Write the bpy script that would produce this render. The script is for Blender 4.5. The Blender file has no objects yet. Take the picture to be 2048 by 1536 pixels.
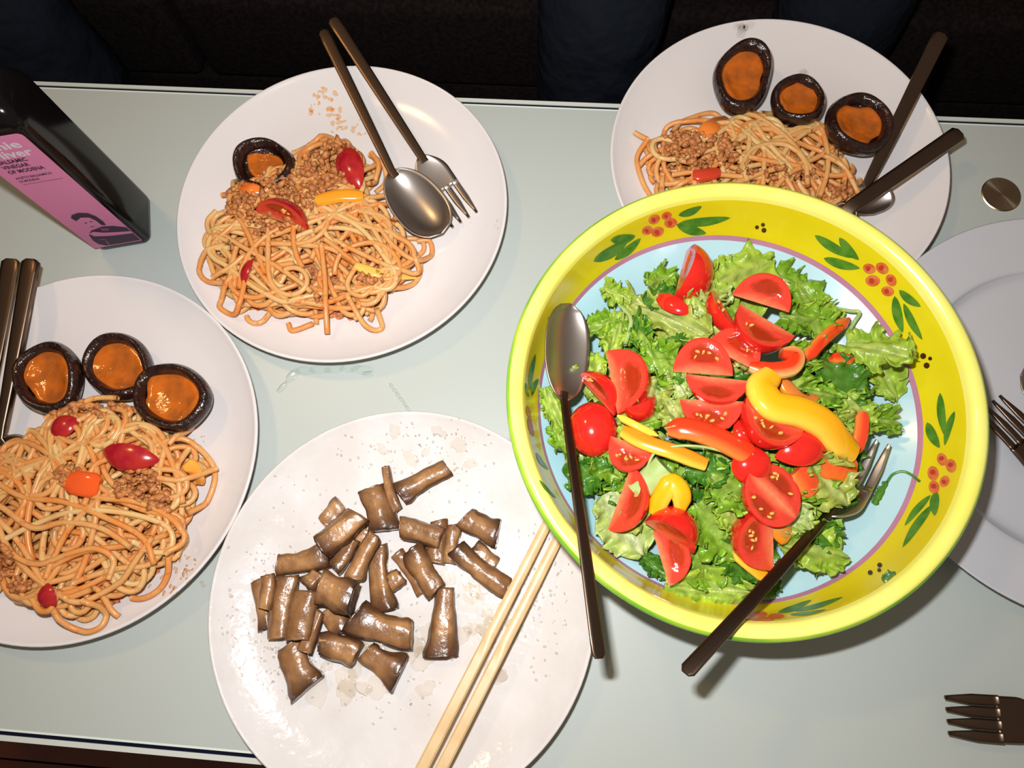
import bpy, bmesh, math, random
import numpy as np
from mathutils import Vector, Matrix, noise
from mathutils.bvhtree import BVHTree
from math import sin, cos, pi, radians

sc = bpy.context.scene
COL = sc.collection
T = 0.45                                   # height of the tabletop above the floor

# ------------------------------------------------------------------ camera
F, PITCH, ROLL, HC = 1419.1, .2856, -.1282, .5253
_c, _s, _cr, _sr = cos(PITCH), sin(PITCH), cos(ROLL), sin(ROLL)
FW = Vector((0, _s, -_c)); U0 = Vector((0, _c, _s)); R0 = Vector((1, 0, 0))
CR = R0*_cr + U0*_sr; CU = -R0*_sr + U0*_cr
CAMP = Vector((0, 0, T+HC))
cd = bpy.data.cameras.new('camera'); cam = bpy.data.objects.new('camera', cd); COL.objects.link(cam)
cd.sensor_width = 36; cd.lens = 36*F/2048; cd.clip_start = .02
M = Matrix((CR, CU, -FW)).transposed().to_4x4(); M.translation = CAMP; cam.matrix_world = M
sc.camera = cam

def ray(px, py): return (CR*(px-1024) - CU*(py-768) + FW*F)
def P(px, py, z=0.):
    """point on the level z above the tabletop that is seen at photo pixel px,py"""
    d = ray(px, py); k = (T+z-CAMP.z)/d.z
    return CAMP + d*k

# ------------------------------------------------------------------ world, lights, exposure
w = bpy.data.worlds.new('room'); sc.world = w; w.use_nodes = True
w.node_tree.nodes['Background'].inputs[0].default_value = (1., .80, .64, 1)
w.node_tree.nodes['Background'].inputs[1].default_value = .17
fl = bpy.data.lights.new('flash', 'AREA'); fl.shape = 'RECTANGLE'; fl.size = .024; fl.size_y = .012
fl.energy = 3.95; fl.color = (.985, .985, 1.)
flo = bpy.data.objects.new('flash', fl); COL.objects.link(flo)
FLP = CAMP + CR*(-.032) + CU*.056 + FW*.004
Mf = Matrix((CR, CU, -FW)).transposed().to_4x4(); Mf.translation = FLP; flo.matrix_world = Mf
la = bpy.data.lights.new('pendant_lamp', 'AREA'); la.shape = 'DISK'; la.size = .13; la.energy = 2.4; la.color = (1., .60, .25)
lo = bpy.data.objects.new('pendant_lamp', la); COL.objects.link(lo); lo.location = (-.56, .69, T+1.2)
lo.rotation_euler = (Vector((0, .15, T)) - lo.location).to_track_quat('-Z', 'Y').to_euler()
sc.view_settings.view_transform = 'Standard'; sc.view_settings.look = 'None'
sc.view_settings.exposure = 0.0; sc.view_settings.gamma = 1.0; sc.view_settings.use_curve_mapping = False

# ------------------------------------------------------------------ materials
MATS = {}
def mat(name, col=(.8, .8, .8), rough=.5, metal=0., spec=.5, noise=None, bump=None, attr=False, coat=0., sss=0., trans=0., aniso=0.):
    """noise=(scale, colour2, amount) ; bump=(scale, strength, distance) ; attr: base colour from the Col attribute"""
    m = bpy.data.materials.new(name); m.use_nodes = True; nt = m.node_tree; b = nt.nodes['Principled BSDF']
    b.inputs['Roughness'].default_value = rough; b.inputs['Metallic'].default_value = metal
    b.inputs['Specular IOR Level'].default_value = spec
    b.inputs['Coat Weight'].default_value = coat; b.inputs['Coat Roughness'].default_value = .08
    if sss: b.inputs['Subsurface Weight'].default_value = sss; b.inputs['Subsurface Radius'].default_value = (.003, .0015, .0008); b.inputs['Subsurface Scale'].default_value = 1.
    if trans: b.inputs['Transmission Weight'].default_value = trans
    tc = nt.nodes.new('ShaderNodeTexCoord')
    src = None
    if attr:
        a = nt.nodes.new('ShaderNodeAttribute'); a.attribute_name = 'Col'; src = a.outputs['Color']
    if noise:
        n = nt.nodes.new('ShaderNodeTexNoise'); n.inputs['Scale'].default_value = noise[0]; n.inputs['Detail'].default_value = 4
        nt.links.new(tc.outputs['Object'], n.inputs['Vector'])
        r = nt.nodes.new('ShaderNodeMapRange'); r.inputs[1].default_value = .38; r.inputs[2].default_value = .62; r.inputs[4].default_value = noise[2]
        nt.links.new(n.outputs['Fac'], r.inputs[0])
        mx = nt.nodes.new('ShaderNodeMix'); mx.data_type = 'RGBA'
        nt.links.new(r.outputs[0], mx.inputs[0])
        if src: nt.links.new(src, mx.inputs[6])
        else: mx.inputs[6].default_value = (*col, 1)
        mx.inputs[7].default_value = (*noise[1], 1); src = mx.outputs[2]
    if src: nt.links.new(src, b.inputs['Base Color'])
    else: b.inputs['Base Color'].default_value = (*col, 1)
    if bump:
        n = nt.nodes.new('ShaderNodeTexNoise'); n.inputs['Scale'].default_value = bump[0]; n.inputs['Detail'].default_value = 3
        nt.links.new(tc.outputs['Object'], n.inputs['Vector'])
        bp = nt.nodes.new('ShaderNodeBump'); bp.inputs['Strength'].default_value = bump[1]; bp.inputs['Distance'].default_value = bump[2]
        nt.links.new(n.outputs['Fac'], bp.inputs['Height']); nt.links.new(bp.outputs[0], b.inputs['Normal'])
    MATS[name] = m; return m

mat('plate_white', (.745, .70, .68), .16, spec=.45, noise=(14, (.72, .68, .655), .6))
mat('plate_wet', (.74, .705, .68), .13, spec=.5, noise=(26, (.60, .54, .48), .42), bump=(75, .65, .0013))
mat('rim_plate', (.56, .565, .59), .22, spec=.45)
mat('glass_top', (.47, .51, .475), .33, spec=.35, noise=(5, (.485, .515, .47), .5))
mat('glass_edge', (.72, .82, .74), .2)
mat('gap_dark', (.008, .008, .02), .9, spec=0.)
mat('frame_white', (.62, .66, .60), .25, metal=.0)
mat('leg_steel', (.5, .48, .45), .3, metal=1.)
mat('steel', (.58, .52, .47), .33, metal=1.)
mat('steel_dark', (.17, .115, .08), .33, metal=1.)
mat('bottle_glass', (.005, .004, .004), .12, spec=.25)
mat('label_pink', (.60, .20, .34), .5, spec=.2, noise=(14, (.56, .17, .30), .5))
mat('ink_white', (.62, .52, .58), .5); mat('ink_dark', (.035, .012, .035), .5); mat('ink_mid', (.16, .05, .10), .5)
mat('cap_metal', (.03, .03, .03), .3, metal=.6)
mat('bowl_yellow', (.86, .74, .014), .2, spec=.4, coat=.2, noise=(9, (.84, .64, .006), .6))
mat('bowl_lip', (.88, .85, .20), .18, spec=.5, coat=.3, noise=(30, (.87, .82, .11), .6))
mat('bowl_green', (.20, .50, .03), .2, noise=(22, (.50, .74, .05), .9))
mat('bowl_blue', (.34, .60, .68), .22, coat=.15, noise=(12, (.46, .67, .71), .8))
mat('bowl_pink', (.52, .22, .33), .2, noise=(30, (.58, .28, .38), .6))
mat('bowl_outer', (.66, .70, .45), .3)
mat('paint_green', (.055, .20, .015), .25, noise=(120, (.13, .30, .03), .9))
mat('paint_orange', (.72, .13, .03), .25, noise=(160, (.78, .26, .08), .9))
mat('paint_red', (.55, .05, .02), .3)
mat('paint_brown', (.07, .02, .005), .3)
mat('sauce_base', (.66, .24, .07), .3, noise=(260, (.30, .08, .03), .9), bump=(420, .7, .003))
mat('mince', (.36, .12, .035), .3, spec=.5, noise=(200, (.62, .24, .07), .9), bump=(900, .6, .001))
mat('orange_sauce', (.56, .125, .008), .12, spec=.55, coat=.3, noise=(70, (.27, .07, .010), .8), bump=(110, .5, .0022))
mat('mushroom_dark', (.013, .005, .004), .2, spec=.6, coat=.35, noise=(160, (.035, .011, .007), .8), bump=(210, .9, .0022))
mat('mushroom_stem', rough=.27, spec=.5, attr=True, coat=.22, noise=(120, (.12, .045, .017), .5), bump=(330, .4, .0011))
mat('tomato_skin', (.72, .022, .012), .13, spec=.55, coat=.35, noise=(60, (.62, .012, .012), .6))
mat('tomato_cooked', (.36, .007, .02), .2, spec=.5, coat=.3, noise=(120, (.48, .03, .012), .7))
mat('tomato_flesh', rough=.14, spec=.6, attr=True, coat=.4, noise=(240, (.62, .03, .015), .25), bump=(330, .3, .0008))
mat('seed', (.80, .36, .08), .25, spec=.6)
mat('pepper', rough=.15, spec=.5, attr=True, coat=.3)
mat('lettuce', rough=.3, spec=.45, attr=True, noise=(130, (.08, .20, .010), .35), bump=(210, .55, .0022))
mat('stem_green', (.34, .46, .14), .3, noise=(150, (.45, .55, .22), .7))
mat('chopstick_wood', (.66, .43, .20), .35, noise=(60, (.74, .53, .28), .8))
mat('sofa_cloth', (.013, .009, .0085), .95, spec=.03, noise=(220, (.006, .0045, .0045), .9), bump=(500, .6, .002))
mat('navy_cloth', (.0065, .0085, .0125), .9, spec=.05, noise=(25, (.009, .011, .016), .8), bump=(20, .8, .02))
mat('sock', (.02, .02, .02), .9)
mat('floor_base', (.05, .015, .01), .6)
mat('wall_paint', (.30, .25, .2), .8)
for i, (c, c2) in enumerate((((.16, .035, .022), (.22, .07, .03)), ((.12, .025, .018), (.17, .05, .025)), ((.2, .06, .03), (.13, .03, .02)))):
    mat('wood_%d' % i, c, .35, noise=(9, c2, .9))
MATS['wood'] = MATS['wood_0']

def spaghetti_mat(name, light, sauced):
    m = bpy.data.materials.new(name); m.use_nodes = True; nt = m.node_tree; b = nt.nodes['Principled BSDF']
    b.inputs['Roughness'].default_value = .33; b.inputs['Specular IOR Level'].default_value = .32
    b.inputs['Coat Weight'].default_value = .04; b.inputs['Subsurface Weight'].default_value = .35; b.inputs['Subsurface Radius'].default_value = (.004, .002, .001); b.inputs['Subsurface Scale'].default_value = 1.; b.inputs['Coat Roughness'].default_value = .1
    oi = nt.nodes.new('ShaderNodeObjectInfo'); tc = nt.nodes.new('ShaderNodeTexCoord')
    n = nt.nodes.new('ShaderNodeTexNoise'); n.inputs['Scale'].default_value = 55; n.inputs['Detail'].default_value = 4
    nt.links.new(tc.outputs['Object'], n.inputs['Vector'])
    ad = nt.nodes.new('ShaderNodeMath'); ad.operation = 'MULTIPLY_ADD'; ad.inputs[1].default_value = .55
    nt.links.new(oi.outputs['Random'], ad.inputs[0]); 
    r = nt.nodes.new('ShaderNodeMapRange'); r.inputs[1].default_value = .35; r.inputs[2].default_value = .65; r.inputs[3].default_value = -.1; r.inputs[4].default_value = .55
    nt.links.new(n.outputs['Fac'], r.inputs[0]); nt.links.new(r.outputs[0], ad.inputs[2])
    ad.use_clamp = True
    mx = nt.nodes.new('ShaderNodeMix'); mx.data_type = 'RGBA'; nt.links.new(ad.outputs[0], mx.inputs[0])
    mx.inputs[6].default_value = (*light, 1); mx.inputs[7].default_value = (*sauced, 1)
    n2 = nt.nodes.new('ShaderNodeTexNoise'); n2.inputs['Scale'].default_value = 240
    nt.links.new(tc.outputs['Object'], n2.inputs['Vector'])
    r2 = nt.nodes.new('ShaderNodeMapRange'); r2.inputs[1].default_value = .6; r2.inputs[2].default_value = .72; r2.inputs[4].default_value = .7
    nt.links.new(n2.outputs['Fac'], r2.inputs[0])
    m2 = nt.nodes.new('ShaderNodeMix'); m2.data_type = 'RGBA'; nt.links.new(r2.outputs[0], m2.inputs[0]); nt.links.new(mx.outputs[2], m2.inputs[6])
    m2.inputs[7].default_value = (.62, .13, .03, 1)
    nt.links.new(m2.outputs[2], b.inputs['Base Color'])
    MATS[name] = m
spaghetti_mat('spaghetti', (.70, .41, .155), (.72, .25, .055))
spaghetti_mat('spaghetti_pale', (.72, .49, .21), (.74, .38, .12))

def film_mat(name, tint, fac, rough=.04):
    """thin clear wet film: tinted transparency with a glossy face"""
    m = bpy.data.materials.new(name); m.use_nodes = True; nt = m.node_tree; nt.nodes.remove(nt.nodes['Principled BSDF'])
    o = [x for x in nt.nodes if x.type == 'OUTPUT_MATERIAL'][0]
    t = nt.nodes.new('ShaderNodeBsdfTransparent'); t.inputs[0].default_value = (*tint, 1)
    g = nt.nodes.new('ShaderNodeBsdfGlossy'); g.inputs['Roughness'].default_value = rough
    fr = nt.nodes.new('ShaderNodeFresnel'); fr.inputs[0].default_value = 1.4
    ml = nt.nodes.new('ShaderNodeMath'); ml.operation = 'MULTIPLY'; ml.inputs[1].default_value = fac; nt.links.new(fr.outputs[0], ml.inputs[0])
    mx = nt.nodes.new('ShaderNodeMixShader'); nt.links.new(ml.outputs[0], mx.inputs[0]); nt.links.new(t.outputs[0], mx.inputs[1]); nt.links.new(g.outputs[0], mx.inputs[2])
    nt.links.new(mx.outputs[0], o.inputs[0]); MATS[name] = m
film_mat('oil_film', (.955, .935, .90), 1.5)
film_mat('water_film', (.95, .97, .96), 1.6)
film_mat('sauce_smear', (.96, .82, .68), .6)
film_mat('grey_smear', (.93, .925, .91), .6)

def turned_steel():
    m = mat('turned_steel', (.40, .30, .20), .30, metal=1.)
    nt = m.node_tree; b = nt.nodes['Principled BSDF']; b.inputs['Anisotropic'].default_value = .93
    t = nt.nodes.new('ShaderNodeTangent'); t.direction_type = 'RADIAL'; t.axis = 'Z'
    nt.links.new(t.outputs[0], b.inputs['Tangent']); return m
turned_steel()

# ------------------------------------------------------------------ object helpers
ORG = {}
def link(o, parent, origin):
    COL.objects.link(o)
    if parent is not None:
        o.parent = parent; origin = Vector(ORG[parent]); o.location = (0, 0, 0)
    else: o.location = origin
    ORG[o] = Vector(origin)
    return o
def tag(o, label, cat, group=None, kind=None):
    if label: o['label'] = label
    if cat: o['category'] = cat
    if group: o['group'] = group
    if kind: o['kind'] = kind
    return o
def empty(name, loc, label=None, cat=None, group=None):
    o = bpy.data.objects.new(name, None); o.empty_display_size = .02
    link(o, None, loc); return tag(o, label, cat, group)
def mesh(name, V, Fc, m, parent=None, origin=None, smooth=True, cols=None, mats=None, fm=None):
    V = np.asarray(V, dtype=float).reshape(-1, 3)
    if parent is not None: og = np.array(ORG[parent])
    elif origin is not None: og = np.array(origin)
    else: og = np.array([V[:, 0].mean(), V[:, 1].mean(), V[:, 2].min()])
    me = bpy.data.meshes.new(name)
    me.from_pydata((V-og).tolist(), [], [list(f) for f in Fc])
    for q in (mats or [m]): me.materials.append(MATS[q])
    if fm is not None: me.polygons.foreach_set('material_index', fm)
    me.polygons.foreach_set('use_smooth', [smooth]*len(me.polygons))
    if cols is not None:
        a = me.color_attributes.new('Col', 'FLOAT_COLOR', 'POINT')
        c = np.ones((len(V), 4)); c[:, :3] = np.clip(cols, 0, 1); a.data.foreach_set('color', c.ravel())
    me.update()
    o = bpy.data.objects.new(name, me); return link(o, parent, og)
def sharp(o, ang=40):
    o.data.set_sharp_from_angle(angle=radians(ang)); return o
def bevel(o, w, seg=2):
    m = o.modifiers.new('bevel', 'BEVEL'); m.width = w; m.segments = seg; m.limit_method = 'ANGLE'; return o
def solid(o, t, off=0.):
    m = o.modifiers.new('solid', 'SOLIDIFY'); m.thickness = t; m.offset = off; return o
def grid_faces(nu, nv, close_v=False, off=0, close_u=False):
    f = []
    for i in range(nu - (0 if close_u else 1)):
        for j in range(nv - (0 if close_v else 1)):
            a = off+i*nv+j; b = off+i*nv+(j+1) % nv; i2 = (i+1) % nu; c = off+i2*nv+(j+1) % nv; d = off+i2*nv+j
            f.append((a, b, c, d))
    return f
def box(x0, x1, y0, y1, z0, z1, rz=0, c=(0, 0)):
    V = [(x, y, z) for z in (z0, z1) for x, y in ((x0, y0), (x1, y0), (x1, y1), (x0, y1))]
    V = [(c[0]+x*cos(rz)-y*sin(rz), c[1]+x*sin(rz)+y*cos(rz), z) for x, y, z in V]
    return V, [(0, 3, 2, 1), (4, 5, 6, 7), (0, 1, 5, 4), (1, 2, 6, 5), (2, 3, 7, 6), (3, 0, 4, 7)]
def lathe(prof, seg, c=(0, 0, 0)):
    V = []
    for i in range(seg):
        a = 2*pi*i/seg
        for r, z in prof: V.append((c[0]+r*cos(a), c[1]+r*sin(a), c[2]+z))
    n = len(prof)
    return V, [(i*n+j, ((i+1) % seg)*n+j, ((i+1) % seg)*n+j+1, i*n+j+1) for i in range(seg) for j in range(n-1)]
def smooth_prof(pts, n):
    """Catmull-Rom through control points"""
    pts = [np.array(p, float) for p in pts]; pts = [2*pts[0]-pts[1]]+pts+[2*pts[-1]-pts[-2]]
    out = []
    for i in range(1, len(pts)-2):
        for k in range(n):
            t = k/n; a, b, c, d = pts[i-1], pts[i], pts[i+1], pts[i+2]
            out.append(.5*((2*b)+(-a+c)*t+(2*a-5*b+4*c-d)*t*t+(-a+3*b-3*c+d)*t**3))
    out.append(pts[-2]); return out
def sweep(pts, wid, thk, up=Vector((0, 0, 1)), ns=8, power=2., cap=True, noise=0., rnd=None):
    """superellipse section swept along pts; wid/thk are full sizes per point (list or float); returns V, F, (t, ang) per vertex"""
    pts = [Vector(p) for p in pts]; n = len(pts); V = []; info = []
    for i, p in enumerate(pts):
        t = (pts[min(i+1, n-1)]-pts[max(i-1, 0)]).normalized()
        u = up[i] if isinstance(up, list) else up
        side = t.cross(u).normalized(); nu = side.cross(t).normalized()
        w_ = (wid[i] if hasattr(wid, '__len__') else wid)/2; h_ = (thk[i] if hasattr(thk, '__len__') else thk)/2
        for k in range(ns):
            a = 2*pi*k/ns+pi/ns; ca, sa = cos(a), sin(a)
            x = math.copysign(abs(ca)**(2/power), ca)*w_; y = math.copysign(abs(sa)**(2/power), sa)*h_
            if noise: q = 1+rnd.uniform(-noise, noise); x *= q; y *= q
            V.append(p+side*x+nu*y); info.append((i/(n-1), a))
    Fc = grid_faces(n, ns, close_v=True)
    if cap: Fc.append(tuple(range(ns))); Fc.append(tuple((n-1)*ns+k for k in reversed(range(ns))))
    return V, Fc, info
def tube(pts, r, ns=7):
    return sweep(pts, 2*r, 2*r, ns=ns)[:2]
def ico(c, r, rnd, sub=1, sq=(1, 1, 1), jit=.15):
    bm = bmesh.new(); bmesh.ops.create_icosphere(bm, subdivisions=sub, radius=1)
    q = Matrix.Rotation(rnd.uniform(0, 6.28), 3, Vector((rnd.uniform(-1, 1), rnd.uniform(-1, 1), rnd.uniform(-1, 1))))
    V = []
    for v in bm.verts:
        p = v.co*(1+rnd.uniform(-jit, jit)); p = q @ Vector((p.x*sq[0], p.y*sq[1], p.z*sq[2])); V.append(Vector(c)+p*r)
    Fc = [tuple(v.index for v in f.verts) for f in bm.faces]; bm.free(); return V, Fc
def merge(parts):
    V = []; Fc = []
    for v, f in parts:
        o = len(V); V += list(v); Fc += [tuple(i+o for i in q) for q in f]
    return V, Fc
def inpoly(x, y, poly):
    c = False; j = len(poly)-1
    for i in range(len(poly)):
        xi, yi = poly[i]; xj, yj = poly[j]
        if (yi > y) != (yj > y) and x < (xj-xi)*(y-yi)/(yj-yi)+xi: c = not c
        j = i
    return c

# ------------------------------------------------------------------ room
AN = -.1968                                    # direction of the table in the room
NX, NY = -sin(AN), cos(AN); DX, DY = cos(AN), sin(AN)
def tp(a, b): return (DX*a+NX*b, DY*a+NY*b)     # along, across
V, Fc = box(-3, 3, -3, 3, -.06, -.014); o = mesh('floor', V, Fc, 'floor_base', smooth=False); o['kind'] = 'structure'
rnd = random.Random(4); pk = 0
FLOOR = o
for row in range(-9, 3):
    y0 = -.34+row*.085; a0 = -1.2-rnd.uniform(0, .4)
    while a0 < .9:
        L = rnd.uniform(.38, .62)
        V, Fc = box(a0+.0012, a0+L-.0012, y0+.0012, y0+.085-.0012, -.0145, -rnd.uniform(0, .0006), AN)
        q = mesh('plank', V, Fc, 'wood_%d' % rnd.randrange(3), FLOOR, smooth=False); a0 += L
for nm, b in (('wall_back', (-3, 3, 2.2, 2.3, -.01, 2.6)), ('wall_left', (-3.1, -3, -3, 3, -.01, 2.6))):
    V, Fc = box(*b, AN); o = mesh(nm, V, Fc, 'wall_paint', smooth=False); o['kind'] = 'structure'

# ------------------------------------------------------------------ table
TB0, TB1, TA0, TA1 = -.1265, .4093, -.66, .60
table = empty('coffee_table', (*tp(0, .14), 0), 'white-topped glass coffee table with pale frame, laid with plates of food', 'table')
V, Fc = box(TA0+.0075, TA1-.0075, TB0+.0075, TB1-.0075, T-.010, T, AN); o = mesh('tabletop', V, Fc, 'glass_top', table, smooth=False)
def ring(i0, i1, z0, z1):
    V = []
    for z in (z0, z1):
        for q in (i0, i1):
            for a, b in ((TA0+q, TB0+q), (TA1-q, TB0+q), (TA1-q, TB1-q), (TA0+q, TB1-q)): V.append((*tp(a, b), z))
    Fc = []
    for k in range(4):
        l = (k+1) % 4
        Fc += [(8+k, 8+l, 12+l, 12+k), (k, 4+k, 4+l, l), (k, l, 8+l, 8+k), (4+k, 12+k, 12+l, 4+l)]
    return V, Fc
V, Fc = ring(.0062, .0076, T-.0102, T+.0001); mesh('polished_edge', V, Fc, 'glass_edge', table, smooth=False)
V, Fc = ring(.0034, .0063, T-.0102, T-.0012); mesh('seal', V, Fc, 'gap_dark', table, smooth=False)
V, Fc = ring(0, .0036, T-.03, T-.0002); mesh('frame', V, Fc, 'frame_white', table, smooth=False)
V, Fc = box(TA0+.004, TA1-.004, TB0+.004, TB1-.004, T-.03, T-.0103, AN); mesh('under_panel', V, Fc, 'gap_dark', table, smooth=False)
c0 = P(2002, 389, 0)
ca = c0.x*DX+c0.y*DY; cb = c0.x*NX+c0.y*NY
mids = [(ca, cb), (ca, TB0+TB1-cb), (-.52, cb), (-.52, TB0+TB1-cb)]
for a, b in mids:
    x, y = tp(a, b)
    V, Fc = lathe([(0, T-.028), (.022, T-.028), (.022, 0.004), (.026, .004), (.026, 0), (0, 0)], 32, (x, y, 0)); sharp(mesh('leg', V, Fc, 'leg_steel', table))
    V, Fc = lathe([(0, 0), (.0149, 0), (.0156, -.0006), (.0156, -.002)][::-1], 48, (0, 0, 0))
    o = mesh('cap_disc', V, Fc, 'turned_steel', None, origin=(0, 0, 0), smooth=False)
    o.parent = table; o.location = Vector((x, y, T+.0009)) - ORG[table]; ORG[o] = Vector((x, y, T+.0009))

# ------------------------------------------------------------------ sofa behind the table
sofa = empty('sofa', (*tp(0, 1.0), 0), 'dark brown woven fabric sofa behind the table', 'sofa')
SB = .545
def sbox(name, a0, a1, b0, b1, z0, z1, bv=.02):
    V, Fc = box(a0, a1, b0, b1, z0, z1, AN); o = mesh(name, V, Fc, 'sofa_cloth', sofa); bevel(o, bv, 4); return o
sbox('sofa_base', -1.3, 1.3, SB+.004, SB+.85, .06, T-.155, .01)
for a0, a1 in ((-1.28, -.42), (-.41, .30), (.31, 1.28)): sbox('seat_cushion', a0, a1, SB-.006, SB+.62, T-.15, T-.035, .012)
for a0, a1 in ((-1.28, -.42), (-.41, .30), (.31, 1.28)): sbox('back_cushion', a0, a1, SB+.60, SB+.84, T-.04, T+.36, .05)
sbox('backrest', -1.3, 1.3, SB+.80, SB+.95, .06, T+.36, .03)
for a in (-1.38, 1.28): sbox('armrest', a, a+.12, SB, SB+.9, .06, T+.17, .03)
for a, b in ((-1.2, .1), (1.2, .1), (-1.2, .8), (1.2, .8)):
    x, y = tp(a, SB+b); V, Fc = lathe([(.001, .065), (.02, .065), (.016, 0), (.001, 0)], 16, (x, y, 0)); mesh('foot', V, Fc, 'gap_dark', sofa)

# ------------------------------------------------------------------ seated people: only their trousered legs come near the frame
def person(knees, hip, label):
    hc = Vector(hip); V = [hc]; Rr = [.13]; Ed = []
    def add(p, r, par): V.append(Vector(p)); Rr.append(r); Ed.append((par, len(V)-1)); return len(V)-1
    a = add(hc+Vector((0, .04, .14)), .125, 0); b = add(hc+Vector((0, .06, .30)), .135, a); c = add(hc+Vector((0, .06, .42)), .12, b)
    nk = add(hc+Vector((0, .05, .52)), .052, c); ch = add(hc+Vector((0, .03, .58)), .070, nk); hd = add(hc+Vector((0, .03, .66)), .088, ch); add(hc+Vector((0, .04, .72)), .060, hd)
    for kn, sx in knees:
        k = Vector(kn); h = hc+Vector((sx*.09, -.04, -.01)); mid = h.lerp(k, .5)
        an = Vector((k.x+.01*sx, k.y+.01, .10)); toe = Vector((k.x+.02*sx, k.y-.12, .035)); q = 0
        for p, rr in ((h, .09), (mid, .08), (k, .066), (k.lerp(an, .4)+Vector((0, .006, 0)), .062), (an, .042), (Vector((an.x, an.y, .045)), .038), (toe, .034)): q = add(p, rr, q)
        sh = add(hc+Vector((sx*.17, .06, .44)), .062, c); el = add(hc+Vector((sx*.25, -.02, .20)), .045, sh)
        hand = h.lerp(k, .62)+Vector((sx*.01, 0, .105)); w_ = add(hand+(V[el]-hand)*.25, .030, el); add(hand, .034, w_)
    me = bpy.data.meshes.new('person'); og = Vector((hc.x, hc.y, 0))
    me.from_pydata([tuple(v-og) for v in V], Ed, [])
    o = bpy.data.objects.new('person', me); link(o, None, og)
    s_ = o.modifiers.new('skin', 'SKIN'); s_.use_smooth_shade = True
    for i, d in enumerate(me.skin_vertices[0].data): d.radius = (Rr[i], Rr[i]*.92); d.use_root = i == 0
    ss = o.modifiers.new('sub', 'SUBSURF'); ss.levels = 2; ss.render_levels = 2
    me2 = bpy.data.meshes.new_from_object(o.evaluated_get(bpy.context.evaluated_depsgraph_get())); o.modifiers.clear(); o.data = me2; me2.materials.clear()
    for q in ('navy_cloth', 'shirt_cloth', 'skin_tone', 'dark_hair'): me2.materials.append(MATS[q])
    hands = [V[i]-og for i in range(len(V)) if Rr[i] == .034 and V[i].z > .3]
    for p in me2.polygons:
        c_ = p.center; k = 0; p.use_smooth = True
        if c_.z > hc.z+.12 or any((c_-h_).length < .34 and c_.z > hc.z+.02 and abs(c_.x) > .16 for h_ in hands): k = 1
        if c_.z > hc.z+.52: k = 2
        if c_.z > hc.z+.69 or (c_.z > hc.z+.58 and c_.y > .05): k = 3
        if any((c_-h_).length < .055 and c_.z > h_.z-.036 for h_ in hands): k = 2
        p.material_index = k
    rn = random.Random(3)
    for h_ in hands:
        hw_ = h_+og; sx = 1 if h_.x > 0 else -1
        for f_, (dx, L) in enumerate(((-.027, .062), (-.009, .074), (.009, .078), (.026, .066))):
            a0 = hw_+Vector((dx*.8, -.012, .004)); V2, F2, _ = sweep([a0, a0+Vector((dx*.1, -L*.5, .004)), a0+Vector((dx*.15, -L*.82, -.008)), a0+Vector((dx*.15, -L, -.020))], [.018, .017, .015, .009], [.017, .016, .014, .009], ns=8)
            mesh('finger', V2, F2, 'skin_tone', o)
        a0 = hw_+Vector((-sx*.026, .004, .0)); V2, F2, _ = sweep([a0, a0+Vector((-sx*.022, -.020, 0)), a0+Vector((-sx*.028, -.046, -.008))], [.020, .018, .011], [.019, .016, .011], ns=8)
        mesh('thumb', V2, F2, 'skin_tone', o)
    fc = hc+Vector((0, -.052, .625))
    for nm, p, rr, sq, mt in (('nose', (0, -.012, 0), .014, (.7, .9, 1.5), 'skin_tone'), ('eye', (-.03, .002, .022), .010, (1.2, .6, .6), 'dark_hair'), ('eye', (.03, .002, .022), .010, (1.2, .6, .6), 'dark_hair'),
                              ('mouth', (0, .0, -.034), .017, (1.3, .4, .3), 'tomato_cooked'), ('ear', (-.083, .085, .01), .02, (.4, .8, 1.4), 'skin_tone'), ('ear', (.083, .085, .01), .02, (.4, .8, 1.4), 'skin_tone')):
        bm = bmesh.new(); bmesh.ops.create_icosphere(bm, subdivisions=2, radius=rr)
        V2 = [fc+Vector(p)+Vector((v.co.x*sq[0], v.co.y*sq[1], v.co.z*sq[2])) for v in bm.verts]; F2 = [tuple(v.index for v in f.verts) for f in bm.faces]; bm.free()
        mesh(nm, V2, F2, mt, o)
    return tag(o, label, 'person')
mat('shirt_cloth', (.03, .03, .035), .9, spec=.05); mat('skin_tone', (.42, .24, .17), .5); mat('dark_hair', (.02, .013, .01), .6)
k1 = P(1210, 22, .0); k2 = P(1705, 0, .0); k3 = P(-10, 30, .0)
kz = T+.015
def kn(p): return (p.x, p.y+.005, kz)
person([(kn(k1), -1), (kn(k2), 1)], ((k1.x+k2.x)/2+.08, (k1.y+k2.y)/2+.44, T+.10), 'person in dark navy trousers seated on the sofa behind the top right plate')
person([((k3.x-.26, k3.y+.05, kz), -1), (kn(k3), 1)], (k3.x-.05, k3.y+.47, T+.10), 'person in dark trousers seated on the sofa behind the black bottle')

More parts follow.
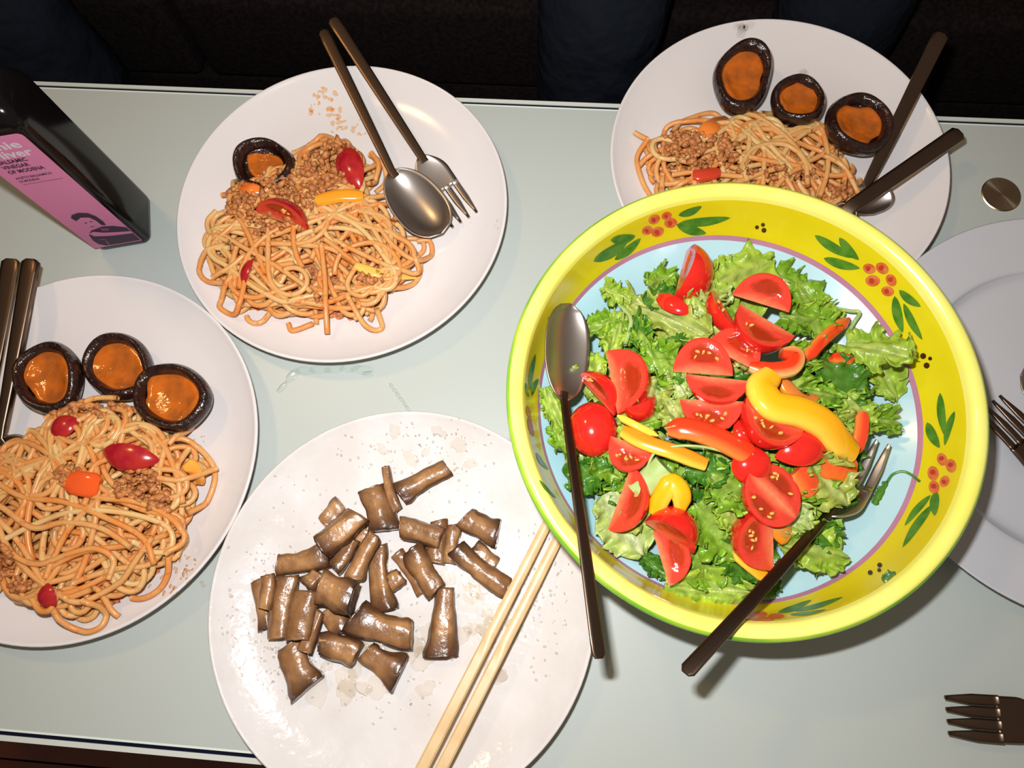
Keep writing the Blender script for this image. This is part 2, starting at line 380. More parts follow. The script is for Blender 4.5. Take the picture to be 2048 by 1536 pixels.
# ------------------------------------------------------------------ plates
def zplate(r, R=.135):
    r = r*.135/R
    xs = [0, .085, .10, .112, .122, .129, .1335]; ys = [.0060, .0065, .0078, .0108, .0150, .0188, .0215]
    return float(np.interp(r, xs, ys))
def coupe_plate(c, R, label, m='plate_white', flat=False):
    s = R/.135
    inner = [(.0001, .0060), (.05, .0060), (.085, .0065), (.10, .0079), (.112, .0108), (.122, .0150), (.129, .0188), (.1332, .0217)]
    pr = smooth_prof(inner, 4)+[np.array(q) for q in ((.1342, .0220), (.1350, .0214), (.1351, .0205), (.1342, .0188))]
    pr += smooth_prof([(.1342, .0186), (.127, .0140), (.115, .0078), (.095, .0036), (.085, .0030), (.083, .0002), (.078, .0002), (.076, .0028), (.0001, .0028)], 3)
    pr = [(r*s, z) for r, z in pr][::-1]
    V, Fc = lathe(pr, 128, (c[0], c[1], T)); o = mesh('plate', V, Fc, m, origin=(c[0], c[1], T))
    return tag(o, label, 'plate')
CA, RA = (-.3288, .1430), .135*1.0278
CB, RB = (-.1182, .3162), .135*.9925
CC, RC = (-.0943, .0055), .135*.9851
CD, RD = (.2356, .3098), .135*.9935
PLA = coupe_plate(CA, RA, 'round white plate of spaghetti with three mushroom caps, cut by the left edge')
PLB = coupe_plate(CB, RB, 'round white plate of spaghetti with a single mushroom cap beside the black bottle')
PLC = coupe_plate(CC, RC, 'oily white plate of chopped mushroom stems with chopsticks on it', 'plate_wet')
PLD = coupe_plate(CD, RD, 'round white plate with three caps and pasta, tucked behind the yellow bowl')
# rimmed dinner plate at the right
CE = (.3977, .0776); RE = .1499
pr = smooth_prof([(.0001, .0085), (.06, .0085), (.09, .0088), (.101, .0100), (.1065, .0135), (.1095, .0165), (.118, .0180), (.135, .0202), (.1480, .0222)], 5)
pr += [np.array(q) for q in ((.1492, .0225), (.1499, .0218), (.1492, .0205))]
pr += smooth_prof([(.1490, .0204), (.13, .0165), (.108, .0125), (.095, .0050), (.088, .0045), (.087, .0002), (.083, .0002), (.081, .0045), (.0001, .0045)], 3)
V, Fc = lathe([tuple(q) for q in pr][::-1], 128, (*CE, T)); o = mesh('plate', V, Fc, 'rim_plate', origin=(*CE, T)); tag(o, 'empty pale plate with a wide rim under the right side of the yellow bowl', 'plate')
def ripples(o, r0, r1, n, amp):
    pass

# ------------------------------------------------------------------ salad bowl
BX, BY = .1436, .1037
bowl = empty('salad_bowl', (BX, BY, T), 'large yellow painted ceramic salad bowl with pale blue inside', 'bowl')
def arc(parts): return [tuple(q) for q in parts]
blue_p = smooth_prof([(.0001, .0120), (.05, .0120), (.078, .0190), (.100, .0300), (.1160, .0410), (.1272, .0485)], 6)
pink_p = [(.1272, .0485), (.1280, .0500), (.1291, .0524)]
yel_p = smooth_prof([(.1291, .0524), (.1325, .0625), (.1350, .0730), (.1368, .0830), (.1375, .0868)], 5)
lip_p = smooth_prof([(.1375, .0868), (.1392, .0908), (.1425, .0932), (.1455, .0935), (.1470, .0929)], 5)
grn_p = [tuple(q) for q in smooth_prof([(.1470, .0929), (.1486, .0914), (.1493, .0896), (.1492, .0876), (.1484, .0855)], 3)]
out_p = smooth_prof([(.1484, .0855), (.1440, .0815), (.1400, .0640), (.1290, .0455), (.104, .0270), (.080, .0145), (.060, .0075), (.058, .0002), (.053, .0002), (.051, .0060), (.0001, .0060)], 4)
def bowl_part(name, pr, m):
    V, Fc = lathe([tuple(q) for q in pr][::-1], 160, (BX, BY, T)); return mesh(name, V, Fc, m, bowl)
bowl_part('inside', blue_p, 'bowl_blue'); bowl_part('pink_line', pink_p, 'bowl_pink'); bowl_part('yellow_wall', yel_p, 'bowl_yellow')
bowl_part('lip', lip_p, 'bowl_lip'); bowl_part('green_edge', grn_p, 'bowl_green'); bowl_part('outer_wall', out_p, 'bowl_outer')
allp = [tuple(q) for q in list(blue_p)+pink_p+list(yel_p)+list(lip_p)+grn_p][::-1]
BV, BF = lathe(allp, 160, (BX, BY, T)); BVH = BVHTree.FromPolygons([Vector(v) for v in BV], BF)
def bowl_z(x, y):
    r = math.hypot(x-BX, y-BY)
    pp = [tuple(q) for q in list(blue_p)+pink_p+list(yel_p)]
    return float(np.interp(r, [q[0] for q in pp], [q[1] for q in pp]))
def on_bowl(px, py, off=.00035):
    d = ray(px, py).normalized(); h = BVH.ray_cast(CAMP, d)
    if h[0] is None: return None
    n = h[1]
    if n.dot(d) > 0: n = -n
    return h[0]+n*off
def stroke(pts, wpx, name, m, taper=True, n=9, off=.00035, square=False):
    """a brush stroke painted on the bowl wall"""
    pts = smooth_prof(pts, 6) if len(pts) > 2 else [np.array(pts[0], float)*(1-t)+np.array(pts[1], float)*t for t in np.linspace(0, 1, n)]
    n = len(pts); V = []; nv = 5
    for i, p in enumerate(pts):
        d = pts[min(i+1, n-1)]-pts[max(i-1, 0)]; d = d/np.hypot(*d); nn = np.array([-d[1], d[0]])
        t = i/(n-1); prof = max(.06, (1-(2*t-1)**4)**.5*(.55+.45*sin(pi*min(1, t*1.1)))) if taper else (max(.06, 1-(2*t-1)**2))**.5
        for j in range(nv):
            q = p+nn*wpx/2*prof*(j/(nv-1)*2-1); h = on_bowl(q[0], q[1], off)
            if h is None: return None
            V.append(h)
    return mesh(name, V, grid_faces(n, nv), m, bowl)
LEAVES = [(1187,522,1256,480,22),(1221,480,1270,471,20),(1229,519,1281,476,17),(1357,430,1403,412,15),(1358,446,1460,435,18),(1353,448,1412,466,20),
 (1630,470,1706,515,19),(1679,475,1718,519,18),(1648,516,1720,536,19),(1799,580,1842,613,17),(1790,592,1806,665,20),(1808,607,1845,679,16),
 (1881,786,1891,873,17),(1910,823,1890,891,14),(1855,845,1880,896,20),(1862,991,1810,1052,14),(1866,1010,1806,1095,17),(1874,983,1870,1032,19),
 (1556,1226,1623,1201,12),(1590,1223,1686,1195,10),(1580,1230,1653,1220,7),(1070,708,1058,782,9),(1076,757,1063,791,10),(1051,765,1057,794,6),(1072,905,1096,940,8),(1078,960,1112,996,7)]
for a, b, c, d, wd in LEAVES:
    mx, my = (a+c)/2, (b+d)/2; bend = 2.5
    L = math.hypot(c-a, d-b); nx, ny = -(d-b)/L*bend, (c-a)/L*bend
    stroke([(a, b), (mx+nx, my+ny), (c, d)], wd, 'painted_leaf', 'paint_green')
PET = [(1308,438,14,-25),(1333,431,12,-20),(1341,445,15,-10),(1315,463,15,-20),(1294,460,13,-30),
 (1739,537,15,20),(1765,536,16,35),(1746,561,17,0),(1783,560,15,60),(1776,582,15,10),
 (1885,919,15,70),(1903,932,16,80),(1867,947,17,80),(1890,963,14,-60),(1869,975,16,80),
 (1519,1229,9,0),(1494,1234,9,0),(1553,1233,8,0),(1515,1238,7,0),(1532,1239,7,0)]
for x, y, r, a in PET:
    ca_, sa_ = cos(radians(a)), sin(radians(a)); l = r*.86 if y < 1200 else 16
    stroke([(x-ca_*l, y-sa_*l), (x+ca_*l, y+sa_*l)], r*1.35, 'painted_petal', 'paint_orange', False)
    if y < 1200: stroke([(x-ca_*l*.5, y-sa_*l*.5), (x+ca_*l*.2, y+sa_*l*.2)], r*.7, 'petal_heart', 'paint_red', False, off=.0006)
stroke([(1058,835),(1060,852),(1066,872)], 9, 'painted_petal', 'paint_red', False); stroke([(1054,812),(1056,824),(1060,836)], 8, 'painted_petal', 'paint_red', False)
for x, y, r in [(1514,454,4),(1526,449,4),(1528,460,5),(1847,712,6),(1861,717,4),(1854,731,6),(1760,1131,5),(1741,1146,5),(1759,1141,4),(1099,637,4),(1107,635,4),(1097,651,4)]:
    stroke([(x-r, y), (x+r, y)], r*2, 'painted_dot', 'paint_brown', False)

# ------------------------------------------------------------------ bottle
BOC = (-.3065, .3375); BW = .0455
bottle = empty('vinegar_bottle', (*BOC, T), 'tall square black glass vinegar bottle with pink label at the left', 'bottle')
def rsq(hw, r, z, n=6):
    out = []
    for k, (sx, sy) in enumerate(((1, 1), (-1, 1), (-1, -1), (1, -1))):
        for i in range(n):
            a = pi/2*k+pi/2*i/(n-1); out.append((sx*(hw-r)+r*cos(a), sy*(hw-r)+r*sin(a), z))
    return out
hw = BW/2
lev = [(hw*.80, .004, 0.0), (hw-.0022, .006, .0003), (hw-.0004, .0066, .0022), (hw, .0066, .006), (hw, .0066, .05), (hw, .0066, .10), (hw, .0066, .150)]
for t in (.2, .4, .6, .8, 1.):
    a = t*pi/2; h = hw-(hw-.0125)*(1-cos(a)); lev.append((h, min(h*.98, .0066+(.0125-.0066)*t), .150+.020*sin(a)))
lev += [(.0122, .0121, .178), (.0122, .0121, .208)]
V = []; rot = 0.045
for h, r, z in lev: V += rsq(h, r, z)
n4 = 24; Fc = [(i*n4+j, i*n4+(j+1) % n4, (i+1)*n4+(j+1) % n4, (i+1)*n4+j) for i in range(len(lev)-1) for j in range(n4)]
Fc += [tuple(reversed(range(n4))), tuple((len(lev)-1)*n4+k for k in range(n4))]
def brot(x, y, z): return (BOC[0]+x*cos(rot)-y*sin(rot), BOC[1]+x*sin(rot)+y*cos(rot), T+z)
sharp(mesh('bottle_body', [brot(*v) for v in V], Fc, 'bottle_glass', bottle), 60)
V, Fc = lathe([(.0001, .236), (.0128, .236), (.0134, .2345), (.0134, .206), (.0126, .206)][::-1], 40, (*BOC, T)); mesh('bottle_cap', V, Fc, 'cap_metal', bottle)
def on_label(x, z, off=0.0004): return brot(x, -hw-off, z)
LX0, LX1, LZ0, LZ1 = -hw+.0012, hw-.0050, .0075, .1505
lp = []
for cx_, cz_, a0 in ((LX1-.004, LZ1-.004, 0), (LX0+.004, LZ1-.004, 90), (LX0+.0005, LZ0+.0005, 180), (LX1-.0005, LZ0+.0005, 270)):
    rr = .004 if a0 < 180 else .0005
    for k in range(6): a = radians(a0+k*18); lp.append((cx_+rr*cos(a), cz_+rr*sin(a)))
n = len(lp); V = [on_label(x, z, .0004) for x, z in lp]+[on_label(x, z, 0) for x, z in lp]
Fc = [tuple(range(n))]+[(k, n+k, n+(k+1) % n, (k+1) % n) for k in range(n)]
LAB = mesh('label_sticker', V, Fc, 'label_pink', bottle, smooth=False)
def flat_poly(pts, m, name, off):
    pts = [(LX1-(LX1-x)*1.3, LZ0+(z-LZ0)*1.4) if z < .1 else (x, z) for x, z in pts]
    V = [on_label(x, z, off) for x, z in pts]; return mesh(name, V, [tuple(range(len(pts)))], m, LAB, smooth=False)
def text(s, x, z, size, m, width=None, name='lettering', bold=0.):
    cu = bpy.data.curves.new('t', 'FONT'); cu.body = s; cu.size = 1; cu.resolution_u = 2; cu.offset = bold
    to = bpy.data.objects.new('t', cu); COL.objects.link(to)
    dg = bpy.context.evaluated_depsgraph_get(); me = to.evaluated_get(dg).to_mesh()
    V = [(v.co.x, v.co.y) for v in me.vertices]; Fc = [tuple(p.vertices) for p in me.polygons]
    to.evaluated_get(dg).to_mesh_clear(); bpy.data.objects.remove(to)
    w0 = max(v[0] for v in V); sx = (width/w0) if width else size
    mesh(name, [on_label(x+v[0]*sx, z+v[1]*size, .0006) for v in V], Fc, m, LAB, smooth=False)
tx = -.0150
text('Jamie', tx-.003, .1385, .0105, 'ink_white', .0290, bold=.03); text('Oliver', tx-.003, .1300, .0105, 'ink_white', .0310, bold=.03)
text('BALSAMIC', tx, .1250, .0050, 'ink_dark', .0200, bold=.03); text('VINEGAR', tx, .1197, .0050, 'ink_dark', .0180, bold=.03); text('OF MODENA', tx, .1143, .0050, 'ink_dark', .0245, bold=.03)
text('ACETO BALSAMICO', tx, .1078, .0032, 'ink_dark', .0250, bold=.02); text('DI MODENA', tx, .1040, .0032, 'ink_dark', .0140, bold=.02)
V_, V2_ = tx, .1018
flat_poly([(tx, .1012), (tx+.028, .1012), (tx+.028, .1016), (tx, .1016)], 'ink_mid', 'printed_line', .0006)
# printed picture of a man with folded arms
hx = .0015
flat_poly([(hx-.001, .0085), (LX1-.0002, .0085), (LX1-.0002, .0235), (hx+.010, .0272), (hx+.004, .0282), (hx-.004, .0262), (hx-.008, .0220), (hx-.0095, .0160), (hx-.0090, .0115), (hx-.006, .0088)], 'ink_dark', 'printed_shirt', .0006)
flat_poly([(hx-.0045, .0385), (hx-.0042, .0335), (hx-.0030, .0300), (hx-.0005, .0283), (hx+.0020, .0288), (hx+.0045, .0330), (hx+.0050, .0385), (hx+.0020, .0410), (hx-.003, .0408)], 'label_pink', 'printed_face', .0007)
flat_poly([(hx-.0055, .0375), (hx-.0062, .0410), (hx-.0040, .0436), (hx+.0005, .0446), (hx+.0050, .0430), (hx+.0072, .0390), (hx+.0078, .0330), (hx+.0070, .0290), (hx+.0048, .0300), (hx+.0046, .0350), (hx+.0030, .0388), (hx-.001, .0400)], 'ink_dark', 'printed_hair', .0008)
flat_poly([(hx-.0026, .0345), (hx-.0010, .0350), (hx-.0010, .0343), (hx-.0026, .0339)], 'ink_dark', 'printed_eye', .0009)
flat_poly([(hx+.0008, .0353), (hx+.0026, .0352), (hx+.0026, .0346), (hx+.0008, .0346)], 'ink_dark', 'printed_eye', .0009)
flat_poly([(hx-.0020, .0305), (hx+.0006, .0303), (hx+.0004, .0297), (hx-.0016, .0298)], 'ink_mid', 'printed_mouth', .0009)
flat_poly([(hx-.0070, .0235), (hx-.0035, .0250), (hx+.0010, .0225), (hx+.0100, .0205), (LX1-.0003, .0195), (LX1-.0003, .0170), (hx+.0040, .0180), (hx-.0010, .0190), (hx-.0060, .0205)], 'label_pink', 'printed_arm', .0008)
flat_poly([(hx+.0020, .0275), (hx+.0070, .0262), (hx+.0050, .0235), (hx+.0015, .0240)], 'ink_mid', 'printed_collar', .0008)
flat_poly([(hx-.0050, .0170), (hx-.0018, .0165), (hx-.0020, .0150), (hx-.0052, .0155)], 'ink_mid', 'printed_hand', .0008)
flat_poly([(hx-.0030, .0140), (hx-.0026, .0140), (hx-.0032, .0095), (hx-.0036, .0095)], 'label_pink', 'printed_stripe', .0008)

# ------------------------------------------------------------------ cutlery
def spoon(tip, neck, end, bw, wn, we, label, m='steel', up=Vector((0, 0, 1)), depth=.006, bowl_up=None, arch=.0, th=.0022):
    tip, neck, end = Vector(tip), Vector(neck), Vector(end)
    root = empty('spoon', neck, label, 'spoon')
    ax = (neck-tip); L = ax.length; ax.normalize(); bu = bowl_up or up
    side = ax.cross(bu).normalized(); nu = side.cross(ax).normalized()
    nu_, nv = 25, 17; V = []
    for i in range(nu_):
        t = i/(nu_-1); w_ = bw/2*(max(0., 1-abs(2*t-.86)**2.3/(.86**2.3) if t < .43 else 1-((t-.43)/.57)**2.2)**.5)
        w_ = max(w_, .0008 if t < .5 else wn/2)
        for j in range(nv):
            v = j/(nv-1)*2-1
            d = depth*(1-v*v)*(w_/(bw/2))**1.2
            V.append(tip+ax*(L*t)+side*(w_*v)-nu*d)
    o = mesh('spoon_bowl', V, grid_faces(nu_, nv), m, root); solid(o, .0012)
    n = 16; pts = []; W = []; H = []
    for i in range(n):
        t = i/(n-1); p = neck.lerp(end, t)-ax*.0; p = p+Vector((0, 0, 1))*arch*sin(pi*t); pts.append(p)
        W.append(wn+(we-wn)*t**.8); H.append(th*(1 if t > .03 else .8))
    pts = [neck-ax*.006]+pts+[end+(end-neck).normalized()*.0025]; W = [wn]+W+[we*.55]; H = [th*.6]+H+[th*.8]
    V, Fc, _ = sweep(pts, W, H, up, 12, 4.5); sharp(mesh('handle', V, Fc, m if m != 'steel' else 'steel_dark', root), 50)
    return root
def fork(tip, neck, end, hwid, wn, we, label, m='steel', up=Vector((0, 0, 1)), arch=0., dip=.004, th=.0022, tine=.80):
    tip, neck, end = Vector(tip), Vector(neck), Vector(end)
    root = empty('fork', neck, label, 'fork')
    ax = tip-neck; L = ax.length; ax.normalize(); side = ax.cross(up).normalized(); nu = side.cross(ax).normalized()
    def hz(t): return -dip*sin(pi*min(1, t*1.05))
    n, nv = 14, 9; V = []; t1 = .50
    for i in range(n):
        t = i/(n-1); w_ = wn/2+(hwid/2-wn/2)*(1-(1-min(1, t/.6))**2.2)
        for j in range(nv):
            v = j/(nv-1)*2-1; V.append(neck+ax*(L*t1*t)+side*(w_*v)+nu*(hz(t*t1)-.0012*(1-v*v)))
    o = mesh('head', V, grid_faces(n, nv), m, root); solid(o, .0016)
    tw = hwid/4*tine
    for k in range(4):
        c = (-1.5+k)*hwid/4*1.08; pts = []; W = []
        for i in range(9):
            t = t1-.03+(1-t1+.03)*i/8; pts.append(neck+ax*(L*t)+side*c*(1-.04*i/8)+nu*hz(t)); W.append(tw*(1 if i < 5 else 1-.16*(i-4)))
        V, Fc, _ = sweep(pts, W, .0018, up, 8, 3); mesh('tine', V, Fc, m, root)
    n = 16; pts = []; W = []
    for i in range(n):
        t = i/(n-1); pts.append(neck.lerp(end, t)+Vector((0, 0, 1))*arch*sin(pi*t)); W.append(wn+(we-wn)*t**.8)
    pts = [neck+ax*.006]+pts+[end+(end-neck).normalized()*.0025]; W = [wn]+W+[we*.55]; H = [th*.7]+[th]*n+[th*.8]
    V, Fc, _ = sweep(pts, W, H, up, 12, 4.5); sharp(mesh('handle', V, Fc, m if m != 'steel' else 'steel_dark', root), 50)
    return root
# on the plate with one cap
fork(P(930, 440, .0115), P(842, 312, .0195), P(668, 42, .046), .0300, .0070, .0105, 'steel fork with its tines on the single-cap plate, beside the spoon', up=Vector((0, 0, 1)))
spoon(P(884, 466, .0185), P(783, 342, .0255), P(648, 66, .046), .0430, .0065, .0100, 'steel spoon overlapping the fork on the single-cap plate', depth=.0100)
# on the plate behind the bowl
spoon(P(1748, 428, .013), P(1735, 366, .020), P(1880, 72, .046), .038, .0075, .0125, 'steel spoon with dark handle pointing up beyond the top right plate', depth=.006)
fork(P(1640, 480, .012), P(1703, 413, .0265), P(1915, 268, .034), .024, .0110, .0130, 'dark handled fork laid over the spoon on the plate behind the yellow bowl', m='steel_dark', up=Vector((0, 0, 1)), th=.0035)
# on the plate at the left edge
fork(P(-75, 960, .011), P(-40, 880, .017), P(22, 524, .037), .024, .008, .0150, 'steel fork at the left edge, outermost of the two handles on the three-cap plate', th=.0035)
spoon(P(30, 930, .013), P(0, 878, .0185), P(62, 525, .037), .034, .0065, .0135, 'steel spoon on the left plate with its handle end over the rim beside the fork', th=.0060)
# on the empty plate
fork(P(1978, 806, .0135), P(2110, 955, .013), P(2330, 1110, .033), .0265, .008, .011, 'steel fork resting on the empty rimmed plate at the right', m='steel_dark', dip=-.003)
spoon(P(2042, 752, .014), P(2180, 790, .018), P(2400, 880, .034), .040, .007, .011, 'steel spoon on the empty rimmed plate, only its tip in view')
# fork lying on the bare table, lower right
fork(P(1893, 1430, .012), P(2085, 1442, .009), P(2350, 1455, .002), .0275, .008, .011, 'dark steel fork lying on the bare table at the lower right', m='steel_dark', dip=-.003, tine=.98)
# salad servers
spoon(P(1142, 607, .070), P(1128, 800, .074), P(1197, 1308, .108), .036, .0055, .0085, 'long steel serving spoon leaning on the left wall of the salad bowl', up=Vector((.45, -.1, .9)).normalized(), bowl_up=Vector((.55, .1, .8)).normalized(), depth=.007, arch=.002)
fork(P(1742, 876, .048), P(1655, 1030, .060), P(1376, 1340, .112), .0300, .0055, .0088, 'steel serving fork under the leaves at the right of the salad', up=Vector((-.35, .25, .9)).normalized(), dip=.008, arch=.003)
# chopsticks
for (a, b, c, d, lab) in ((1098, 1040, 822, 1580, 'wooden chopstick, left one of the pair across the oily plate'), (1124, 1062, 856, 1590, 'wooden chopstick, right one of the pair, nearer the bowl')):
    p0, p1 = P(a, b, .0195), P(c, d, .0275)
    V, Fc, inf = sweep([p0.lerp(p1, t) for t in np.linspace(0, 1, 10)], [.0068+.0016*t for t in np.linspace(0, 1, 10)], [.0056+.0016*t for t in np.linspace(0, 1, 10)], ns=8, power=5)
    tag(sharp(mesh('chopstick', V, Fc, 'chopstick_wood')), lab, 'chopstick')

# ------------------------------------------------------------------ spaghetti
RS = .00215
def pasta(name_label, poly_px, c, R, nstr, seed, mince, sig, dome=.016, flow=0., CAPH=.0165):
    rnd = random.Random(seed)
    poly = [tuple(P(x, y, .016).xy) for x, y in poly_px]
    xs = [q[0] for q in poly]; ys = [q[1] for q in poly]; x0, x1, y0, y1 = min(xs)-.02, max(xs)+.02, min(ys)-.02, max(ys)+.02
    cx, cy = sum(xs)/len(xs), sum(ys)/len(ys); st = .0015
    nx, ny = int((x1-x0)/st)+2, int((y1-y0)/st)+2
    def edge(x, y):
        d = 9
        for i in range(len(poly)):
            ax, ay = poly[i-1]; bx, by = poly[i]; t = max(0, min(1, ((x-ax)*(bx-ax)+(y-ay)*(by-ay))/((bx-ax)**2+(by-ay)**2)))
            d = min(d, math.hypot(x-ax-t*(bx-ax), y-ay-t*(by-ay)))
        return d if inpoly(x, y, poly) else -d
    G = np.zeros((nx, ny)); E_ = np.zeros((nx, ny))
    for i in range(nx):
        for j in range(ny):
            x, y = x0+i*st, y0+j*st; e = edge(x, y); E_[i, j] = e
            zp = zplate(math.hypot(x-c[0], y-c[1]), R)
            G[i, j] = zp+dome*(1-math.exp(-max(0, e-.006)/.018))
    BASE = G.copy()
    root = empty('spaghetti_portion', (cx, cy, T+.006), name_label, 'spaghetti')
    # sauce underneath
    k = 3; V = []; idx = {}; Fc = []
    for i in range(0, nx, k):
        for j in range(0, ny, k):
            if E_[i, j] > .004:
                idx[(i, j)] = len(V); V.append((x0+i*st+rnd.uniform(-.001, .001), y0+j*st+rnd.uniform(-.001, .001), T+BASE[i, j]-.001+rnd.uniform(-.0008, .0008)))
    for (i, j) in list(idx):
        q = [(i, j), (i+k, j), (i+k, j+k), (i, j+k)]
        if all(s in idx for s in q): Fc.append(tuple(idx[s] for s in q))
    mesh('sauce_bed', V, Fc, 'sauce_base', root)
    def gi(x, y): return max(0, min(nx-1, int(round((x-x0)/st)))), max(0, min(ny-1, int(round((y-y0)/st))))
    rad = 2
    def lay(pts, m, r=RS, lift=0.):
        zs = []
        for x, y in pts:
            i, j = gi(x, y); zs.append(G[max(0, i-1):i+2, max(0, j-1):j+2].max())
        zs = np.array(zs); n = len(zs); s = np.array([max(zs[max(0, i-2):i+3]) for i in range(n)])
        s = np.convolve(np.pad(s, 3, mode='edge'), np.ones(7)/7, 'valid')
        zc = s+r*.72+lift
        V3 = [(p[0], p[1], T+z) for p, z in zip(pts, zc)]
        for p, z in zip(pts, zc):
            i, j = gi(*p); sl = G[max(0, i-1):i+2, max(0, j-1):j+2]; np.maximum(sl, min(z-r*.15, BASE[i, j]+CAPH), out=sl)
        V, Fc = tube(V3, r, 7); mesh('strand', V, Fc, m, root)
    for s in range(nstr):
        for _ in range(60):
            x, y = rnd.uniform(x0, x1), rnd.uniform(y0, y1)
            if inpoly(x, y, poly): break
        top = s > nstr*.45
        th = flow+rnd.gauss(0, .45)+(pi if rnd.random() < .5 else 0) + 2.2*sin(x*28+seed)*cos(y*23+seed*2)
        L = rnd.uniform(.07, .20); stp = .0028; n = int(L/stp); kap = rnd.uniform(-12, 12); pts = []
        loop = rnd.random() < .25
        for q in range(n):
            pts.append((x, y)); kap += rnd.gauss(0, 3.6); kap *= .97
            if loop and n*.3 < q < n*.75: kap = math.copysign(min(95, abs(kap)+7), kap if kap else 1)
            x2, y2 = x+cos(th)*stp, y+sin(th)*stp
            e = edge(x2, y2)
            if e < -.007 and q > 12: break
            if e < .012:
                want = math.atan2(cy-y, cx-x); dlt = (want-th+pi) % (2*pi)-pi
                th += math.copysign(min(abs(dlt), .36 if e < .003 else .20), dlt)
            th += kap*stp; x, y = x+cos(th)*stp, y+sin(th)*stp
        i, j = gi(*pts[0])
        if rnd.random() < .22: m = 'spaghetti_pale'
        else: m = 'spaghetti'
        lay(pts, m)
    for pl in sig:
        m = 'spaghetti'
        if isinstance(pl, tuple): m, pl = pl
        wp = [P(x, y, .02) for x, y in pl]; pts = smooth_prof([(p.x, p.y) for p in wp], 7); lay([tuple(p) for p in pts], m, lift=.0004)
    # minced meat
    parts = []
    for (px_, py_, rx, ry, cnt, hh) in mince:
        for _ in range(int(cnt*.75)):
            a = rnd.uniform(0, 2*pi); q = rnd.random()**.5; p = P(px_+cos(a)*q*rx, py_+sin(a)*q*ry, .024)
            i, j = gi(p.x, p.y); r = .0009+.0024*rnd.random()**1.8
            parts.append(ico((p.x, p.y, T+G[i, j]+r*.3+.0030+hh*(1-q)*rnd.random()), r, rnd, 1, (rnd.uniform(1, 1.6), 1, .8), .36))
    if parts:
        V, Fc = merge(parts); o = mesh('minced_meat', V, Fc, 'mince', root); o['kind'] = 'stuff'
    return lambda x, y: float(G[gi(x, y)])
polyB = [(425,480),(412,520),(425,560),(455,590),(475,632),(560,640),(650,650),(720,652),(765,615),(795,585),(835,530),(850,480),(800,450),(785,405),(745,390),(762,330),(735,290),(640,275),(590,300),(600,335),(545,350),(475,365),(445,410)]
sigB = [[(470,495),(430,475),(423,452),(440,430)], [(462,500),(420,512),(398,535),(410,560),(455,570)], [(430,560),(465,548),(500,520)],
 [(475,560),(450,590),(440,615),(470,630),(490,612),(500,570)], [(575,290),(620,280),(660,285),(690,300)], [(585,300),(630,285),(655,266),(685,272),(705,300)],
 ('spaghetti_pale',[(478,395),(468,365),(475,345),(510,340),(535,340)]), ('spaghetti_pale',[(535,385),(545,345),(560,330),(590,330)]),
 ('spaghetti_pale',[(575,415),(590,385),(615,378),(632,395),(628,420),(620,450)]), [(795,408),(788,450)], [(830,470),(855,470),(858,500),(830,525),(790,500),(760,460)],
 [(690,500),(780,540),(835,545),(830,515)], [(650,500),(655,580),(652,665)], [(700,600),(730,650),(760,650),(755,620)],[(620,640),(580,655),(570,640)],
 [(720,540),(700,580),(730,600),(770,560)], [(735,300),(762,320),(765,350),(745,370)], [(740,300),(756,325),(750,355),(740,370)]]
ZB = pasta('spaghetti with meat sauce on the plate with a single mushroom cap', polyB, CB, RB, 120, 11,
   [(585,385,90,48,380,.005),(672,330,55,48,260,.004),(492,408,45,35,150,.004),(745,560,25,14,40,.001),(560,450,60,30,120,.003),(640,600,8,6,12,0)], sigB, .006, flow=1.2)
polyA = [(-90,940),(-110,1080),(-50,1180),(20,1200),(60,1212),(140,1222),(200,1250),(250,1215),(330,1160),(380,1080),(375,1020),(412,960),(395,900),(360,880),(345,845),(290,830),(240,808),(190,808),(130,830),(90,860),(60,895),(0,915)]
sigA = [[(150,1180),(130,1215),(145,1250),(178,1264),(208,1250),(212,1215),(190,1200)], [(330,900),(370,880),(405,905),(420,950),(405,1000),(380,1030)],
 [(315,870),(350,905),(372,960),(380,1010)], [(325,960),(380,965),(430,935)], [(370,840),(368,870),(352,895)], ('spaghetti_pale',[(150,860),(160,825),(200,803),(250,802)]),
 ('spaghetti_pale',[(140,900),(150,930),(165,940)]), [(208,960),(225,935),(265,920),(297,917)], [(85,1190),(105,1220),(130,1215),(128,1180)], [(210,900),(160,890),(130,870),(135,920),(150,960)],
 [(30,1050),(60,1110),(110,1130),(170,1110),(220,1100),(250,1120),(240,1160)], [(150,970),(220,1000),(300,1010),(360,1040),(383,1080),(350,1110)], [(10,960),(80,1000),(160,1010),(240,1040),(310,1080),(330,1130)],
 [(0,915),(50,890),(100,900),(150,935),(200,990)], [(-20,1000),(40,1020),(100,1060),(160,1050),(230,1060),(290,1100)], ('spaghetti_pale',[(180,850),(230,830),(262,860),(250,890)]), ('spaghetti_pale',[(200,860),(190,890),(150,920),(110,960)]), [(385,900),(372,940),(375,985),(360,1020)]]
ZA = pasta('large heap of orange spaghetti with meat sauce on the left plate', polyA, CA, RA, 140, 23,
   [(15,1120,35,40,260,.003),(290,970,45,35,240,.004),(150,825,35,25,110,.004),(340,1010,20,22,80,.002),(235,825,40,20,80,.003),(60,1170,25,12,50,.002),(165,955,30,15,50,.001)], sigA, .010, flow=-.3, CAPH=.021)
polyD = [(1283,292),(1290,330),(1310,370),(1345,420),(1440,450),(1640,450),(1700,425),(1722,360),(1700,318),(1672,272),(1610,250),(1520,246),(1400,250),(1335,275)]
